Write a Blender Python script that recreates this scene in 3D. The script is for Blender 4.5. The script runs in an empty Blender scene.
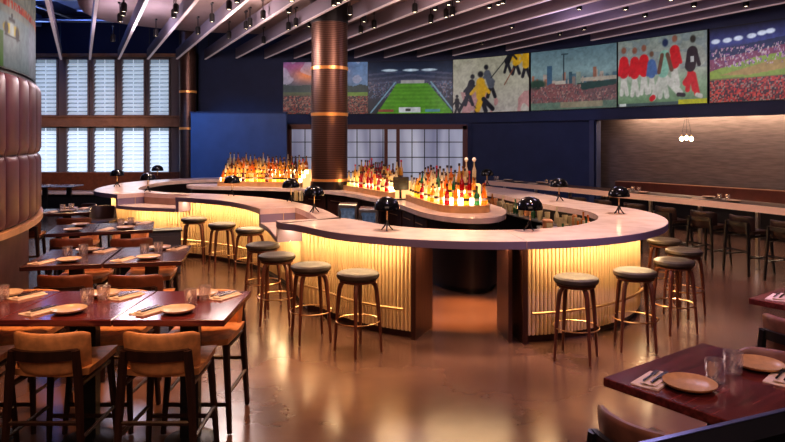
import bpy, math, random
import numpy as np
from mathutils import Vector, Matrix
random.seed(7)
rng = np.random.RandomState(3)
PI = math.pi
COL = bpy.context.scene.collection
F, CX, HY, CZ = 650.0, 392.5, 140.0, 2.0      # focal length (px), centre column, horizon row, camera height

def at(px, Y):            # pixel column at depth Y -> X
    return (px - CX) / F * Y
def on(px, py, z):        # pixel on a horizontal plane of height z -> X, Y
    Y = (CZ - z) * F / (py - HY)
    return at(px, Y), Y

# ------------------------------------------------------------------ materials
def nodes(name):
    m = bpy.data.materials.new(name); m.use_nodes = True
    nt = m.node_tree
    return m, nt, nt.nodes['Principled BSDF']
def setp(p, **k):
    for a, b in k.items():
        a = a.replace('_', ' ')
        if a in p.inputs: p.inputs[a].default_value = b
def C4(c): return (c[0], c[1], c[2], 1)
def mat(name, c, rough=.5, metal=0, noise=0, scale=8, bump=0, stretch=(1, 1, 1), c2=None, emit=None, es=0, spec=.5, trans=0, coat=0, coords='Object'):
    m, nt, p = nodes(name)
    setp(p, Base_Color=C4(c), Roughness=rough, Metallic=metal)
    p.inputs['Specular IOR Level'].default_value = spec
    if trans: p.inputs['Transmission Weight'].default_value = trans
    if coat: p.inputs['Coat Weight'].default_value = coat; p.inputs['Coat Roughness'].default_value = .08
    if emit: p.inputs['Emission Color'].default_value = C4(emit); p.inputs['Emission Strength'].default_value = es
    if noise or c2 or bump:
        tc = nt.nodes.new('ShaderNodeTexCoord'); mp = nt.nodes.new('ShaderNodeMapping')
        mp.inputs['Scale'].default_value = stretch
        nt.links.new(tc.outputs[coords], mp.inputs[0])
        nz = nt.nodes.new('ShaderNodeTexNoise'); nz.inputs['Scale'].default_value = scale; nz.inputs['Detail'].default_value = 5
        nt.links.new(mp.outputs[0], nz.inputs['Vector'])
        rp = nt.nodes.new('ShaderNodeValToRGB')
        d = c2 or tuple(x * (1 - noise) for x in c)
        e = c if c2 else tuple(min(1, x * (1 + noise)) for x in c)
        rp.color_ramp.elements[0].position = .32; rp.color_ramp.elements[1].position = .68
        rp.color_ramp.elements[0].color = C4(d); rp.color_ramp.elements[1].color = C4(e)
        nt.links.new(nz.outputs[0], rp.inputs[0]); nt.links.new(rp.outputs[0], p.inputs['Base Color'])
        if bump:
            b = nt.nodes.new('ShaderNodeBump'); b.inputs['Strength'].default_value = bump; b.inputs['Distance'].default_value = .02
            nt.links.new(nz.outputs[0], b.inputs['Height']); nt.links.new(b.outputs[0], p.inputs['Normal'])
    return m
def emis(name, c, s):
    m = bpy.data.materials.new(name); m.use_nodes = True; nt = m.node_tree
    nt.nodes.clear(); o = nt.nodes.new('ShaderNodeOutputMaterial'); e = nt.nodes.new('ShaderNodeEmission')
    e.inputs[0].default_value = C4(c); e.inputs[1].default_value = s; nt.links.new(e.outputs[0], o.inputs[0]); return m
def glow_glass(name, c, e=.25, clear=.32):      # coloured glass that passes the light of the lit steps behind it
    m = bpy.data.materials.new(name); m.use_nodes = True; nt = m.node_tree
    nt.nodes.clear(); o = nt.nodes.new('ShaderNodeOutputMaterial')
    t = nt.nodes.new('ShaderNodeBsdfTranslucent'); d = nt.nodes.new('ShaderNodeBsdfTransparent'); g = nt.nodes.new('ShaderNodeBsdfGlossy')
    for n in (t, d): n.inputs['Color'].default_value = C4(c)
    g.inputs['Roughness'].default_value = .06; g.inputs['Color'].default_value = (1, 1, 1, 1)
    a = nt.nodes.new('ShaderNodeMixShader'); a.inputs[0].default_value = clear; b = nt.nodes.new('ShaderNodeMixShader'); b.inputs[0].default_value = .14
    nt.links.new(t.outputs[0], a.inputs[1]); nt.links.new(d.outputs[0], a.inputs[2])
    nt.links.new(a.outputs[0], b.inputs[1]); nt.links.new(g.outputs[0], b.inputs[2])
    nt.links.new(b.outputs[0], o.inputs[0]); return m

M = {}
def mk_floor():
    m, nt, p = nodes('polished_concrete')
    tc = nt.nodes.new('ShaderNodeTexCoord')
    n1 = nt.nodes.new('ShaderNodeTexNoise'); n1.inputs['Scale'].default_value = .7; n1.inputs['Detail'].default_value = 4; n1.inputs['Roughness'].default_value = .5
    nt.links.new(tc.outputs['Object'], n1.inputs['Vector'])
    r = nt.nodes.new('ShaderNodeValToRGB'); r.color_ramp.elements[0].position = .3; r.color_ramp.elements[1].position = .72
    r.color_ramp.elements[0].color = (.06, .032, .024, 1); r.color_ramp.elements[1].color = (.16, .088, .062, 1)
    nt.links.new(n1.outputs[0], r.inputs[0]); nt.links.new(r.outputs[0], p.inputs['Base Color'])
    r2 = nt.nodes.new('ShaderNodeMapRange'); r2.inputs['To Min'].default_value = .16; r2.inputs['To Max'].default_value = .3
    nt.links.new(n1.outputs[0], r2.inputs[0]); nt.links.new(r2.outputs[0], p.inputs['Roughness'])
    n2 = nt.nodes.new('ShaderNodeTexNoise'); n2.inputs['Scale'].default_value = 3.; n2.inputs['Detail'].default_value = 4
    nt.links.new(tc.outputs['Object'], n2.inputs['Vector'])
    b = nt.nodes.new('ShaderNodeBump'); b.inputs['Strength'].default_value = .1; b.inputs['Distance'].default_value = .03
    nt.links.new(n2.outputs[0], b.inputs['Height']); nt.links.new(b.outputs[0], p.inputs['Normal'])
    p.inputs['Specular IOR Level'].default_value = .55
    return m
M['floor'] = mk_floor()
M['mahogany'] = mat('mahogany_top', (.13, .028, .026), .14, noise=.45, scale=5, stretch=(.6, 9, 9), spec=.75, coords='Object')
M['walnut_top'] = mat('dark_walnut_top', (.06, .022, .02), .2, noise=.35, scale=5, stretch=(.6, 9, 9), spec=.45)
M['black'] = mat('black_metal', (.012, .011, .012), .35)
M['black_gloss'] = mat('black_enamel', (.006, .006, .008), .12)
M['tan'] = mat('tan_leather', (.6, .28, .115), .5, noise=.22, scale=18, bump=.08)
M['darktan'] = mat('brown_leather', (.16, .05, .022), .4, noise=.25, scale=14)
M['black_leather'] = mat('black_leather', (.035, .018, .016), .35)
M['mauve_leather'] = mat('mauve_leather', (.2, .09, .065), .4, noise=.2, scale=14)
M['wood_dark'] = mat('dark_walnut', (.03, .012, .008), .35, noise=.3, scale=9, stretch=(4, 4, .6))
M['wood_stool'] = mat('walnut_legs', (.12, .038, .02), .38, noise=.3, scale=9, stretch=(4, 4, .6))
M['olive_leather'] = mat('olive_brown_leather', (.034, .023, .015), .5, noise=.35, scale=12, bump=.15)
M['brass'] = mat('brass', (.75, .5, .26), .3, metal=1)
M['steel'] = mat('stainless_steel', (.55, .55, .58), .28, metal=1, noise=.1, scale=6)
M['counter'] = mat('counter_stone', (.86, .66, .58), .18, noise=.1, scale=5, spec=.6)
M['edge_light_tint'] = mat('counter_edge_light_tint', (.26, .21, .3), .3)  # purple-grey tint paints cool light onto the slab edges
M['counter_edge'] = mat('counter_stone_low', (.5, .3, .22), .22, noise=.1, scale=5)
M['flute'] = mat('fluted_oak', (.76, .53, .29), .5, noise=.12, scale=4, stretch=(6, 6, .3))
M['bar_dark'] = mat('dark_stained_wood', (.055, .02, .014), .35, noise=.3, scale=6, stretch=(4, 4, .5))
M['island'] = mat('black_back_bar', (.02, .013, .014), .3)
M['navy'] = mat('navy_wall', (.03, .044, .105), .65, noise=.12, scale=2)
M['plum'] = mat('plum_wall', (.1, .075, .11), .7, noise=.15, scale=2)
M['blue_panel'] = mat('blue_panel', (.045, .095, .22), .5, noise=.1, scale=2)
M['tanwall'] = mat('bronze_weave_wall', (.15, .118, .112), .6, noise=.22, scale=3, stretch=(1, 1, 9), bump=.2)
M['ceil_void'] = mat('dark_blue_ceiling', (.012, .016, .045), .9)
M['duct'] = mat('duct_metal', (.1, .12, .2), .4, metal=.5)
M['charcoal'] = mat('charcoal_panel', (.06, .058, .07), .5)
M['cloud'] = mat('mauve_ceiling', (.3, .22, .21), .85, noise=.08, scale=2)
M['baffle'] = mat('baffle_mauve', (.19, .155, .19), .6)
M['baffle_edge'] = mat('baffle_glow_edge', (.5, .42, .43), .5, emit=(.85, .65, .68), es=.14)  # bright lower line painted by a paler colour and faint emission
M['plate'] = mat('stoneware_plate', (.55, .42, .3), .3, noise=.12, scale=30)
M['plate_amber'] = mat('amber_plate', (.5, .29, .13), .3, noise=.12, scale=30)
M['plate_foot'] = mat('plate_underside', (.12, .09, .1), .35)
M['linen'] = mat('linen_napkin', (.72, .58, .47), .85, noise=.1, scale=40, bump=.1)
M['cutlery'] = mat('dark_cutlery', (.06, .05, .055), .25, metal=1)
M['pad'] = mat('padded_leather', (.13, .055, .06), .38, noise=.15, scale=6)
M['wall_brown'] = mat('brown_wall', (.2, .1, .075), .5, noise=.2, scale=3)
M['ledge'] = mat('tan_ledge', (.62, .36, .18), .4, noise=.15, scale=6)
M['winframe'] = mat('window_frame', (.2, .165, .165), .5)
M['cornice'] = mat('window_timber', (.36, .2, .12), .5, noise=.15, scale=5)
M['redframe'] = mat('red_brown_frame', (.14, .045, .03), .45)
M['booth'] = mat('oxblood_booth', (.1, .034, .026), .45, noise=.2, scale=5)
M['slab_pale'] = mat('pale_counter_edge', (.95, .66, .5), .35)
M['led'] = emis('warm_led', (1, .7, .38), 32)
M['led_soft'] = emis('warm_led_soft', (1, .7, .48), 95)
M['bulb'] = emis('bulb_glow', (1, .72, .38), 22)
M['lens'] = emis('lamp_lens', (1, .8, .55), 9)
M['step_glow'] = emis('lit_step', (1, .7, .36), 17)
def mk_bronze():
    m, nt, p = nodes('perforated_bronze'); setp(p, Roughness=.38, Metallic=.75)
    tc = nt.nodes.new('ShaderNodeTexCoord'); mp = nt.nodes.new('ShaderNodeMapping'); mp.inputs['Scale'].default_value = (1, 1, 1)
    w = nt.nodes.new('ShaderNodeTexWave'); w.bands_direction = 'Z'; w.inputs['Scale'].default_value = 8.5; w.inputs['Distortion'].default_value = .15
    nt.links.new(tc.outputs['Object'], mp.inputs[0]); nt.links.new(mp.outputs[0], w.inputs[0])
    r = nt.nodes.new('ShaderNodeValToRGB'); r.color_ramp.elements[0].color = (.1, .055, .042, 1); r.color_ramp.elements[1].color = (.2, .11, .08, 1)
    nt.links.new(w.outputs[0], r.inputs[0]); nt.links.new(r.outputs[0], p.inputs['Base Color']); return m
M['bronze'] = mk_bronze()
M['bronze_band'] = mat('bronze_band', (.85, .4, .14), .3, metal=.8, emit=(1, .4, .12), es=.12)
def mk_glass(name, c=(1, 1, 1)):
    m, nt, p = nodes(name); setp(p, Base_Color=C4(c), Roughness=.05, IOR=1.45); p.inputs['Transmission Weight'].default_value = 1; return m
M['glass'] = mk_glass('clear_glass')
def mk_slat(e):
    m = bpy.data.materials.new('glowing_white_slat'); m.use_nodes = True; nt = m.node_tree; nt.nodes.clear()
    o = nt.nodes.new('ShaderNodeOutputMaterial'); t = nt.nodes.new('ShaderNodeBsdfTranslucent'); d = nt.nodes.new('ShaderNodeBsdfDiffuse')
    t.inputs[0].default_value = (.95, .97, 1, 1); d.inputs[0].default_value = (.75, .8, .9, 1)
    em = nt.nodes.new('ShaderNodeEmission'); em.inputs[0].default_value = (.72, .85, 1, 1); em.inputs[1].default_value = e; ad = nt.nodes.new('ShaderNodeAddShader')  # emission makes the slats glow in place of daylight behind them
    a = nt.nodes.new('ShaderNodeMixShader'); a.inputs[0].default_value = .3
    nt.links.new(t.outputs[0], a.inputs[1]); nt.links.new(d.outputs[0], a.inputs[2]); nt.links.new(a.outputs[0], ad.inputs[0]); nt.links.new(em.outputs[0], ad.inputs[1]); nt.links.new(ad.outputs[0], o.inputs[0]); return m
M['slat_lower'] = mk_slat(.3); M['slat_upper'] = mk_slat(.17)  # painted daylight glow, stronger in the lower row
def mk_frost():
    m, nt, p = nodes('frosted_pane'); setp(p, Roughness=.6)
    tc = nt.nodes.new('ShaderNodeTexCoord'); mp = nt.nodes.new('ShaderNodeMapping'); mp.inputs['Scale'].default_value = (1, 1, .12)
    n = nt.nodes.new('ShaderNodeTexNoise'); n.inputs['Scale'].default_value = 1.6; n.inputs['Detail'].default_value = 2
    nt.links.new(tc.outputs['Object'], mp.inputs[0]); nt.links.new(mp.outputs[0], n.inputs['Vector'])
    r = nt.nodes.new('ShaderNodeValToRGB'); r.color_ramp.elements[0].position = .38; r.color_ramp.elements[1].position = .62
    r.color_ramp.elements[0].color = (.16, .17, .26, 1); r.color_ramp.elements[1].color = (.42, .44, .52, 1)
    nt.links.new(n.outputs[0], r.inputs[0]); nt.links.new(r.outputs[0], p.inputs['Base Color']); nt.links.new(r.outputs[0], p.inputs['Emission Color'])
    p.inputs['Emission Strength'].default_value = .55; return m  # emission stands in for backlight through the frosted glass
M['frost'] = mk_frost()

# ------------------------------------------------------------------ mesh builder
class MB:
    def __init__(s): s.v = []; s.f = []
    def add(s, vs, fs):
        b = len(s.v); s.v += [tuple(v) for v in vs]; s.f += [tuple(b + i for i in f) for f in fs]; return s
    def box(s, c, d, rz=0, bev=0):
        x, y, z = (k / 2 for k in d); ca, sa = math.cos(rz), math.sin(rz)
        if bev:
            e = min(bev, x, y, z)
            vs = []
            for (sx, sy, sz) in [(a, b_, c_) for a in (-1, 1) for b_ in (-1, 1) for c_ in (-1, 1)]:
                vs += [(sx * x, sy * (y - e), sz * (z - e)), (sx * (x - e), sy * y, sz * (z - e)), (sx * (x - e), sy * (y - e), sz * z)]
            import bmesh
            bm = bmesh.new()
            for q in vs: bm.verts.new(q)
            r = bmesh.ops.convex_hull(bm, input=bm.verts)
            bm.verts.index_update()
            vv = [v.co.copy() for v in bm.verts]; ff = [[v.index for v in f.verts] for f in bm.faces]; bm.free()
        else:
            vv = [Vector((a * x, b_ * y, c_ * z)) for a in (-1, 1) for b_ in (-1, 1) for c_ in (-1, 1)]
            ff = [(0, 1, 3, 2), (4, 6, 7, 5), (0, 4, 5, 1), (2, 3, 7, 6), (0, 2, 6, 4), (1, 5, 7, 3)]
        return s.add([(c[0] + v[0] * ca - v[1] * sa, c[1] + v[0] * sa + v[1] * ca, c[2] + v[2]) for v in vv], ff)
    def lathe(s, prof, n=20, c=(0, 0, 0), close=True, mod=None):
        vs = []; k = len(prof)
        for i in range(n):
            a = 2 * PI * i / n
            for j, (r, z) in enumerate(prof):
                rr = r * (mod(i, j) if mod else 1)
                vs.append((c[0] + rr * math.cos(a), c[1] + rr * math.sin(a), c[2] + z))
        fs = [(i * k + j, ((i + 1) % n) * k + j, ((i + 1) % n) * k + j + 1, i * k + j + 1) for i in range(n) for j in range(k - 1)]
        if close:
            if prof[0][0] > 1e-4: fs.append(tuple(i * k for i in range(n))[::-1])
            if prof[-1][0] > 1e-4: fs.append(tuple(i * k + k - 1 for i in range(n)))
        return s.add(vs, fs)
    def tube(s, pts, r, n=8, closed=False, sq=None):
        pts = [Vector(p) for p in pts]; m = len(pts)
        rs = r if isinstance(r, (list, tuple)) else [r] * m
        vs = []; up = None
        for i, p in enumerate(pts):
            if closed: t = pts[(i + 1) % m] - pts[i - 1]
            else: t = pts[min(i + 1, m - 1)] - pts[max(i - 1, 0)]
            t.normalize()
            if up is None:
                up = Vector((0, 0, 1)) if abs(t.z) < .9 else Vector((1, 0, 0))
            a = t.cross(up)
            if a.length < 1e-5: a = t.cross(Vector((0, 1, 0)))
            a.normalize(); b = a.cross(t).normalized(); up = b
            for k in range(n):
                w = 2 * PI * (k + .5) / n
                vs.append(p + a * math.cos(w) * rs[i] + b * math.sin(w) * rs[i])
        fs = []
        for i in range(m if closed else m - 1):
            j = (i + 1) % m
            for k in range(n):
                fs.append((i * n + k, i * n + (k + 1) % n, j * n + (k + 1) % n, j * n + k))
        if not closed: fs += [tuple(range(n))[::-1], tuple((m - 1) * n + k for k in range(n))]
        return s.add(vs, fs)
    def band(s, A, B, z0, z1, closed=False):       # solid strip between two plan polylines
        n = len(A); vs = []
        z0s = z0 if isinstance(z0, (list, tuple)) else [z0] * n; z1s = z1 if isinstance(z1, (list, tuple)) else [z1] * n
        for a, b, p, q in zip(A, B, z0s, z1s):
            vs += [(a[0], a[1], p), (a[0], a[1], q), (b[0], b[1], q), (b[0], b[1], p)]
        fs = []
        for i in range(n if closed else n - 1):
            j = (i + 1) % n
            for k in range(4):
                fs.append((i * 4 + k, j * 4 + k, j * 4 + (k + 1) % 4, i * 4 + (k + 1) % 4))
        if not closed: fs += [(0, 1, 2, 3), tuple((n - 1) * 4 + k for k in (3, 2, 1, 0))]
        return s.add(vs, fs)
    def prism(s, poly, z0, z1):
        n = len(poly)
        vs = [(p[0], p[1], z0) for p in poly] + [(p[0], p[1], z1) for p in poly]
        fs = [tuple(range(n))[::-1], tuple(range(n, 2 * n))] + [(i, (i + 1) % n, n + (i + 1) % n, n + i) for i in range(n)]
        return s.add(vs, fs)
    def grid(s, P):      # P[i][j] points -> open surface
        a, b = len(P), len(P[0])
        return s.add([q for row in P for q in row], [(i * b + j, (i + 1) * b + j, (i + 1) * b + j + 1, i * b + j + 1) for i in range(a - 1) for j in range(b - 1)])
    def shell(s, P, Q):  # closed solid between two matching grids
        a, b = len(P), len(P[0])
        o = a * b
        f = [(i * b + j, (i + 1) * b + j, (i + 1) * b + j + 1, i * b + j + 1) for i in range(a - 1) for j in range(b - 1)]
        g = [tuple(o + k for k in q)[::-1] for q in f]
        e = [i * b for i in range(a)] + [(a - 1) * b + j for j in range(1, b)] + [i * b + b - 1 for i in range(a - 2, -1, -1)] + [j for j in range(b - 2, 0, -1)]
        h = [(e[i], e[(i + 1) % len(e)], o + e[(i + 1) % len(e)], o + e[i])[::-1] for i in range(len(e))]
        return s.add([q for row in P for q in row] + [q for row in Q for q in row], f + g + h)
    def mesh(s, name, m, smooth=True):
        import bmesh
        me = bpy.data.meshes.new(name); me.from_pydata([tuple(v) for v in s.v], [], s.f)
        bm = bmesh.new(); bm.from_mesh(me); bmesh.ops.recalc_face_normals(bm, faces=bm.faces); bm.to_mesh(me); bm.free()
        me.materials.append(M[m] if isinstance(m, str) else m)
        if smooth:
            me.shade_smooth()
            try: me.set_sharp_from_angle(angle=math.radians(38))
            except Exception: pass
        return me
    def build(s, name, m, parent=None, loc=None, rz=0, smooth=True, **tags):
        o = bpy.data.objects.new(name, s.mesh(name, m, smooth)); COL.objects.link(o)
        if parent: o.parent = parent
        if loc: o.location = loc
        if rz: o.rotation_euler.z = rz
        tag(o, **tags); return o
def tag(o, label=None, cat=None, group=None, kind=None):
    if label: o['label'] = label
    if cat: o['category'] = cat
    if group: o['group'] = group
    if kind: o['kind'] = kind
    return o
def thing(name, label, cat, loc=(0, 0, 0), rz=0, group=None):
    o = bpy.data.objects.new(name, None); COL.objects.link(o); o.location = loc; o.rotation_euler.z = rz
    o.empty_display_size = .1
    return tag(o, label, cat, group)
def dup(root, loc, rz=0, label=None, group=None):
    r = root.copy(); COL.objects.link(r); r.location = loc; r.rotation_euler.z = rz
    if label: r['label'] = label
    if group: r['group'] = group
    for ch in list(root.children):
        c = ch.copy(); COL.objects.link(c); c.parent = r
        for g in list(ch.children):
            d = g.copy(); COL.objects.link(d); d.parent = c
    return r
def struct(name, mb, m, smooth=False, parent=None):
    return mb.build(name, m, parent, smooth=smooth, kind=None if parent else 'structure')

# ------------------------------------------------------------------ plan curves
def catmull(P, closed=True, n=24):
    P = [np.array(p, float) for p in P]; m = len(P); out = []
    for i in range(m if closed else m - 1):
        if closed: a, b, c, d = P[i - 1], P[i], P[(i + 1) % m], P[(i + 2) % m]
        else: a, b, c, d = P[max(i - 1, 0)], P[i], P[i + 1], P[min(i + 2, m - 1)]
        for k in range(n):
            t = k / n
            out.append(.5 * ((2 * b) + (c - a) * t + (2 * a - 5 * b + 4 * c - d) * t * t + (3 * b - a - 3 * c + d) * t ** 3))
    if not closed: out.append(P[-1])
    return np.array(out)
class Path:
    def __init__(s, pts, closed):
        s.closed = closed
        Q = np.vstack([pts, pts[:1]]) if closed else pts
        d = np.linalg.norm(np.diff(Q, axis=0), axis=1); s.s = np.concatenate([[0], np.cumsum(d)]); s.Q = Q; s.L = s.s[-1]
        s.area = .5 * np.sum(Q[:-1, 0] * Q[1:, 1] - Q[1:, 0] * Q[:-1, 1])
    def p(s, t):
        t = t % s.L if s.closed else min(max(t, 0), s.L)
        return np.array([np.interp(t, s.s, s.Q[:, 0]), np.interp(t, s.s, s.Q[:, 1])])
    def n(s, t):         # left-hand normal (inward for a counter-clockwise outline)
        e = .12; d = s.p(t + e) - s.p(t - e); d /= np.linalg.norm(d); return np.array([-d[1], d[0]])
    def off(s, t, o): return s.p(t) + s.n(t) * o
    def near(s, q): return s.s[int(np.argmin(np.sum((s.Q - np.array(q)) ** 2, axis=1)))]
    def line(s, t0, t1, o=0, step=.08):
        if t1 < t0: t1 += s.L
        k = max(2, int((t1 - t0) / step) + 1)
        return [s.off(t, o(t) if callable(o) else o) for t in np.linspace(t0, t1, k)]

# ================================================================== SETTING
FL = MB().box((-1.5, 9.5, -.05), (24, 25, .1)); struct('floor', FL, 'floor')
struct('ceiling', MB().box((-1.5, 9.5, 5.85), (24, 25, .1)), 'ceil_void')
struct('wall_rear', MB().box((-1.5, -2.6, 2.9), (24, .1, 5.8)), 'plum')
struct('wall_left', MB().box((-12.6, 9.5, 2.9), (.1, 25, 5.8)), 'plum')
struct('wall_right', MB().box((10.3, 9.5, 2.9), (.1, 25, 5.8)), 'plum')
# window wall pieces (openings for five shutters, two rows)
WY = 20.0
wx = [(33, 59), (66, 90), (93, 117), (121, 146), (148.5, 171)]
wx = [(at(a, WY), at(b, WY)) for a, b in wx]; wx.insert(0, (wx[0][0] - 1.0, wx[0][0] - .2))
ZB0, ZB1, ZT0, ZT1 = .75, 2.42, 2.72, 4.52
w = MB(); xs = -12.6
for a, b in wx:
    w.box(((xs + a) / 2, WY + .1, 2.9), (a - xs, .2, 5.8)); xs = b
w.box(((xs - 5.9) / 2, WY + .1, 2.9), (-5.9 - xs, .2, 5.8))
for a, b in wx:
    c = (a + b) / 2; d = b - a
    w.box((c, WY + .1, ZB0 / 2), (d, .2, ZB0)); w.box((c, WY + .1, (ZB1 + ZT0) / 2), (d, .2, ZT0 - ZB1)); w.box((c, WY + .1, (ZT1 + 5.8) / 2), (d, .2, 5.8 - ZT1))
struct('wall_window', w, 'winframe')
cn = MB()
cn.box((-9.1, WY - .06, 2.57), (5.3, .14, .26)).box((-9.1, WY - .1, 2.72), (5.4, .22, .05)).box((-9.1, WY - .1, 2.43), (5.4, .2, .05)).box((-9.1, WY - .06, 4.6), (5.4, .12, .1))
struct('trim_1', cn, 'cornice')
struct('void_dark_sheet', MB().box((-9.2, WY - .03, 5.22), (6.6, .06, 1.12)), 'ceil_void')  # dark sheet added so the wall above the windows reads unlit
for i, (a, b) in enumerate(wx):
    fr = MB(); c = (a + b) / 2
    for z0, z1 in ((ZB0, ZB1), (ZT0, ZT1)):
        for x in (a + .025, b - .025): fr.box((x, WY - .02, (z0 + z1) / 2), (.05, .1, z1 - z0))
        for z in (z0 + .025, z1 - .025): fr.box((c, WY - .02, z), (b - a, .1, .05))
    wo = fr.build('window_%d' % (i + 1), 'winframe', kind='structure', smooth=False)
    gp = MB()
    for z0, z1 in ((ZB0, ZB1), (ZT0, ZT1)): gp.box((c, WY + .16, (z0 + z1) / 2), (b - a - .02, .006, z1 - z0 - .02))
    gp.build('glass_pane', 'glass', wo, smooth=False)
    for nm, z0, z1, tilt in (('lower', ZB0, ZB1, .62), ('upper', ZT0, ZT1, .55)):
        sl = MB(); z = z0 + .1
        while z < z1 - .08:
            hw, th = .068, .006; dy, dz = hw * math.cos(tilt), hw * math.sin(tilt) * 1.3
            x0, x1 = a + .045, b - .045; y = WY + .03
            sl.add([(x0, y - dy, z - dz), (x1, y - dy, z - dz), (x1, y + dy, z + dz), (x0, y + dy, z + dz), (x0, y - dy, z - dz + th), (x1, y - dy, z - dz + th), (x1, y + dy, z + dz + th), (x0, y + dy, z + dz + th)],
                   [(0, 1, 2, 3), (7, 6, 5, 4), (0, 4, 5, 1), (1, 5, 6, 2), (2, 6, 7, 3), (3, 7, 4, 0)])
            z += .125
        rail = MB().box((c, WY - .012, (z0 + z1) / 2), (.02, .02, z1 - z0 - .1))
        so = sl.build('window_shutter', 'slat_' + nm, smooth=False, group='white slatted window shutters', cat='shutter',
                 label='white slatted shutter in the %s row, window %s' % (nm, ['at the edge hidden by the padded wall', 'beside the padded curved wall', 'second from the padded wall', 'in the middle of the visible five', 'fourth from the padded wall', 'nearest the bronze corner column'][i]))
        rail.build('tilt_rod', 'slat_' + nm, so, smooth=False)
# back wall
struct('wall_back', MB().box((-1.0, 20.1, 2.9), (10.2, .2, 5.8)), 'plum')
BW = Path(catmull([(3.6, 20.0), (3.75, 18.6), (4.55, 17.1), (4.95, 16.5)], False), False)
# ribbon that carries the screens
RB = Path(catmull([(-5.9, 19.75), (-3.29, 19.7), (-.71, 19.6), (1.81, 19.1), (3.72, 17.6), (5.45, 15.7), (6.73, 13.9), (7.6, 12.6), (8.3, 11.0), (8.8, 8.5), (9.0, 4.0)], False), False)
def rib_px(px):          # path position whose view ray passes through a pixel column
    lo = None
    for t in np.linspace(0, RB.L, 1200):
        q = RB.p(t)
        if q[1] > .3 and q[0] / q[1] * F + CX >= px: return t
    return RB.L
t595 = rib_px(594)
A = RB.line(0, RB.L, 0, .25); B = RB.line(0, RB.L, .28, .25)
struct('trim_2', MB().band(A, B, 2.5, 5.8), 'navy', True)
# navy lower wall below the ribbon, up to the niche
lo = RB.line(RB.near((2.2, 18.9)), t595, .1, .2); hi = RB.line(RB.near((2.2, 18.9)), t595, .3, .2)
struct('wall_navy', MB().band(lo, hi, 0, 2.5), 'navy', True)
q0 = RB.off(t595, 0); q1 = q0 * 1.16
d = (q1 - q0) / np.linalg.norm(q1 - q0); e = np.array([-d[1], d[0]]) * .12; t595 -= 1.3
struct('trim_3', MB().band([q0, q1], [q0 + e, q1 + e], 0, 2.5), 'navy')
# niche wall with its soffit and warm light
A = RB.line(t595 + .1, RB.L, 1.0, .25); B = RB.line(t595 + .1, RB.L, 1.15, .25)
struct('wall_niche', MB().band(A, B, 0, 2.78), 'tanwall', True)
A = RB.line(t595 + .05, RB.L, .27, .25); B = RB.line(t595 + .05, RB.L, 1.16, .25)
struct('ceiling_niche', MB().band(A, B, 2.78, 2.84), 'navy', True)
A = RB.line(t595 + 1.7, RB.L - .5, .74, .25); B = RB.line(t595 + 1.7, RB.L - .5, .78, .25)
led = MB().band(A, B, 2.74, 2.777)
led.build('cove_light_strip', 'led_soft', smooth=False, label='warm linear cove light along the top of the bronze niche wall', cat='light')
# back window band: frame + frosted panes
fx0, fx1, fy = at(288, 18.9), at(466.5, 18.9), 18.85
# plain stretch of wall that carries the frosted window
struct('wall_frosted', MB().box(((-3.2 + 2.7) / 2 - .0, 19.0, 1.25), (5.9, .12, 2.5)), 'navy')
fz0, fz1 = .55, 2.42
wf = MB()
for x in (fx0 + .05, fx1 - .05): wf.box((x, fy, (fz0 + fz1) / 2), (.14, .14, fz1 - fz0))
for z in (fz0 + .05, fz1 - .04): wf.box(((fx0 + fx1) / 2, fy, z), (fx1 - fx0, .14, .14))
for px in (316, 386, 398): wf.box((at(px, fy), fy, (fz0 + fz1) / 2), (.1, .12, fz1 - fz0))
wfo = wf.build('window_7', 'redframe', kind='structure', smooth=False)
mt = MB()
for px in (305, 357, 370, 383, 412, 424.5, 437, 449): mt.box((at(px, fy - .03), fy - .03, (fz0 + fz1) / 2), (.022, .02, fz1 - fz0 - .2))
for z in (1.94, 1.5, 1.06): mt.box(((fx0 + fx1) / 2, fy - .03, z), (fx1 - fx0 - .2, .02, .022))
mt.build('glazing_bar', 'black', wfo, smooth=False)
MB().box(((fx0 + fx1) / 2, fy + .01, (fz0 + fz1) / 2), (fx1 - fx0 - .1, .02, fz1 - fz0 - .1)).build('frosted_pane', 'frost', wfo, smooth=False)
# blue partition behind the bottles
bx0, bx1 = at(191, 18.4), at(287, 18.4)
pt = thing('partition_panel', 'tall blue partition panel standing behind the bottle display beside the bronze corner column', 'partition', ((bx0 + bx1) / 2, 18.4, 0))
MB().box((0, 0, 1.38), (bx1 - bx0, .08, 2.76), bev=.01).build('panel', 'blue_panel', pt, smooth=False)
MB().box((0, 0, 2.78), (bx1 - bx0 + .04, .12, .04)).build('top_cap', 'navy', pt, smooth=False)

# ceiling cloud
CL = catmull([(-6.9, 14.6), (-6.4, 16.2), (-4.2, 17.4), (0, 17.6), (3.8, 16.3), (6.0, 13.4), (7.6, 10), (8, 4), (4, .6), (-.5, 1.5), (-3, 6), (-5.6, 11.5)], True, 10)
struct('ceiling_cloud', MB().prism([tuple(p) for p in CL], 4.85, 5.0), 'cloud')
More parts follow.
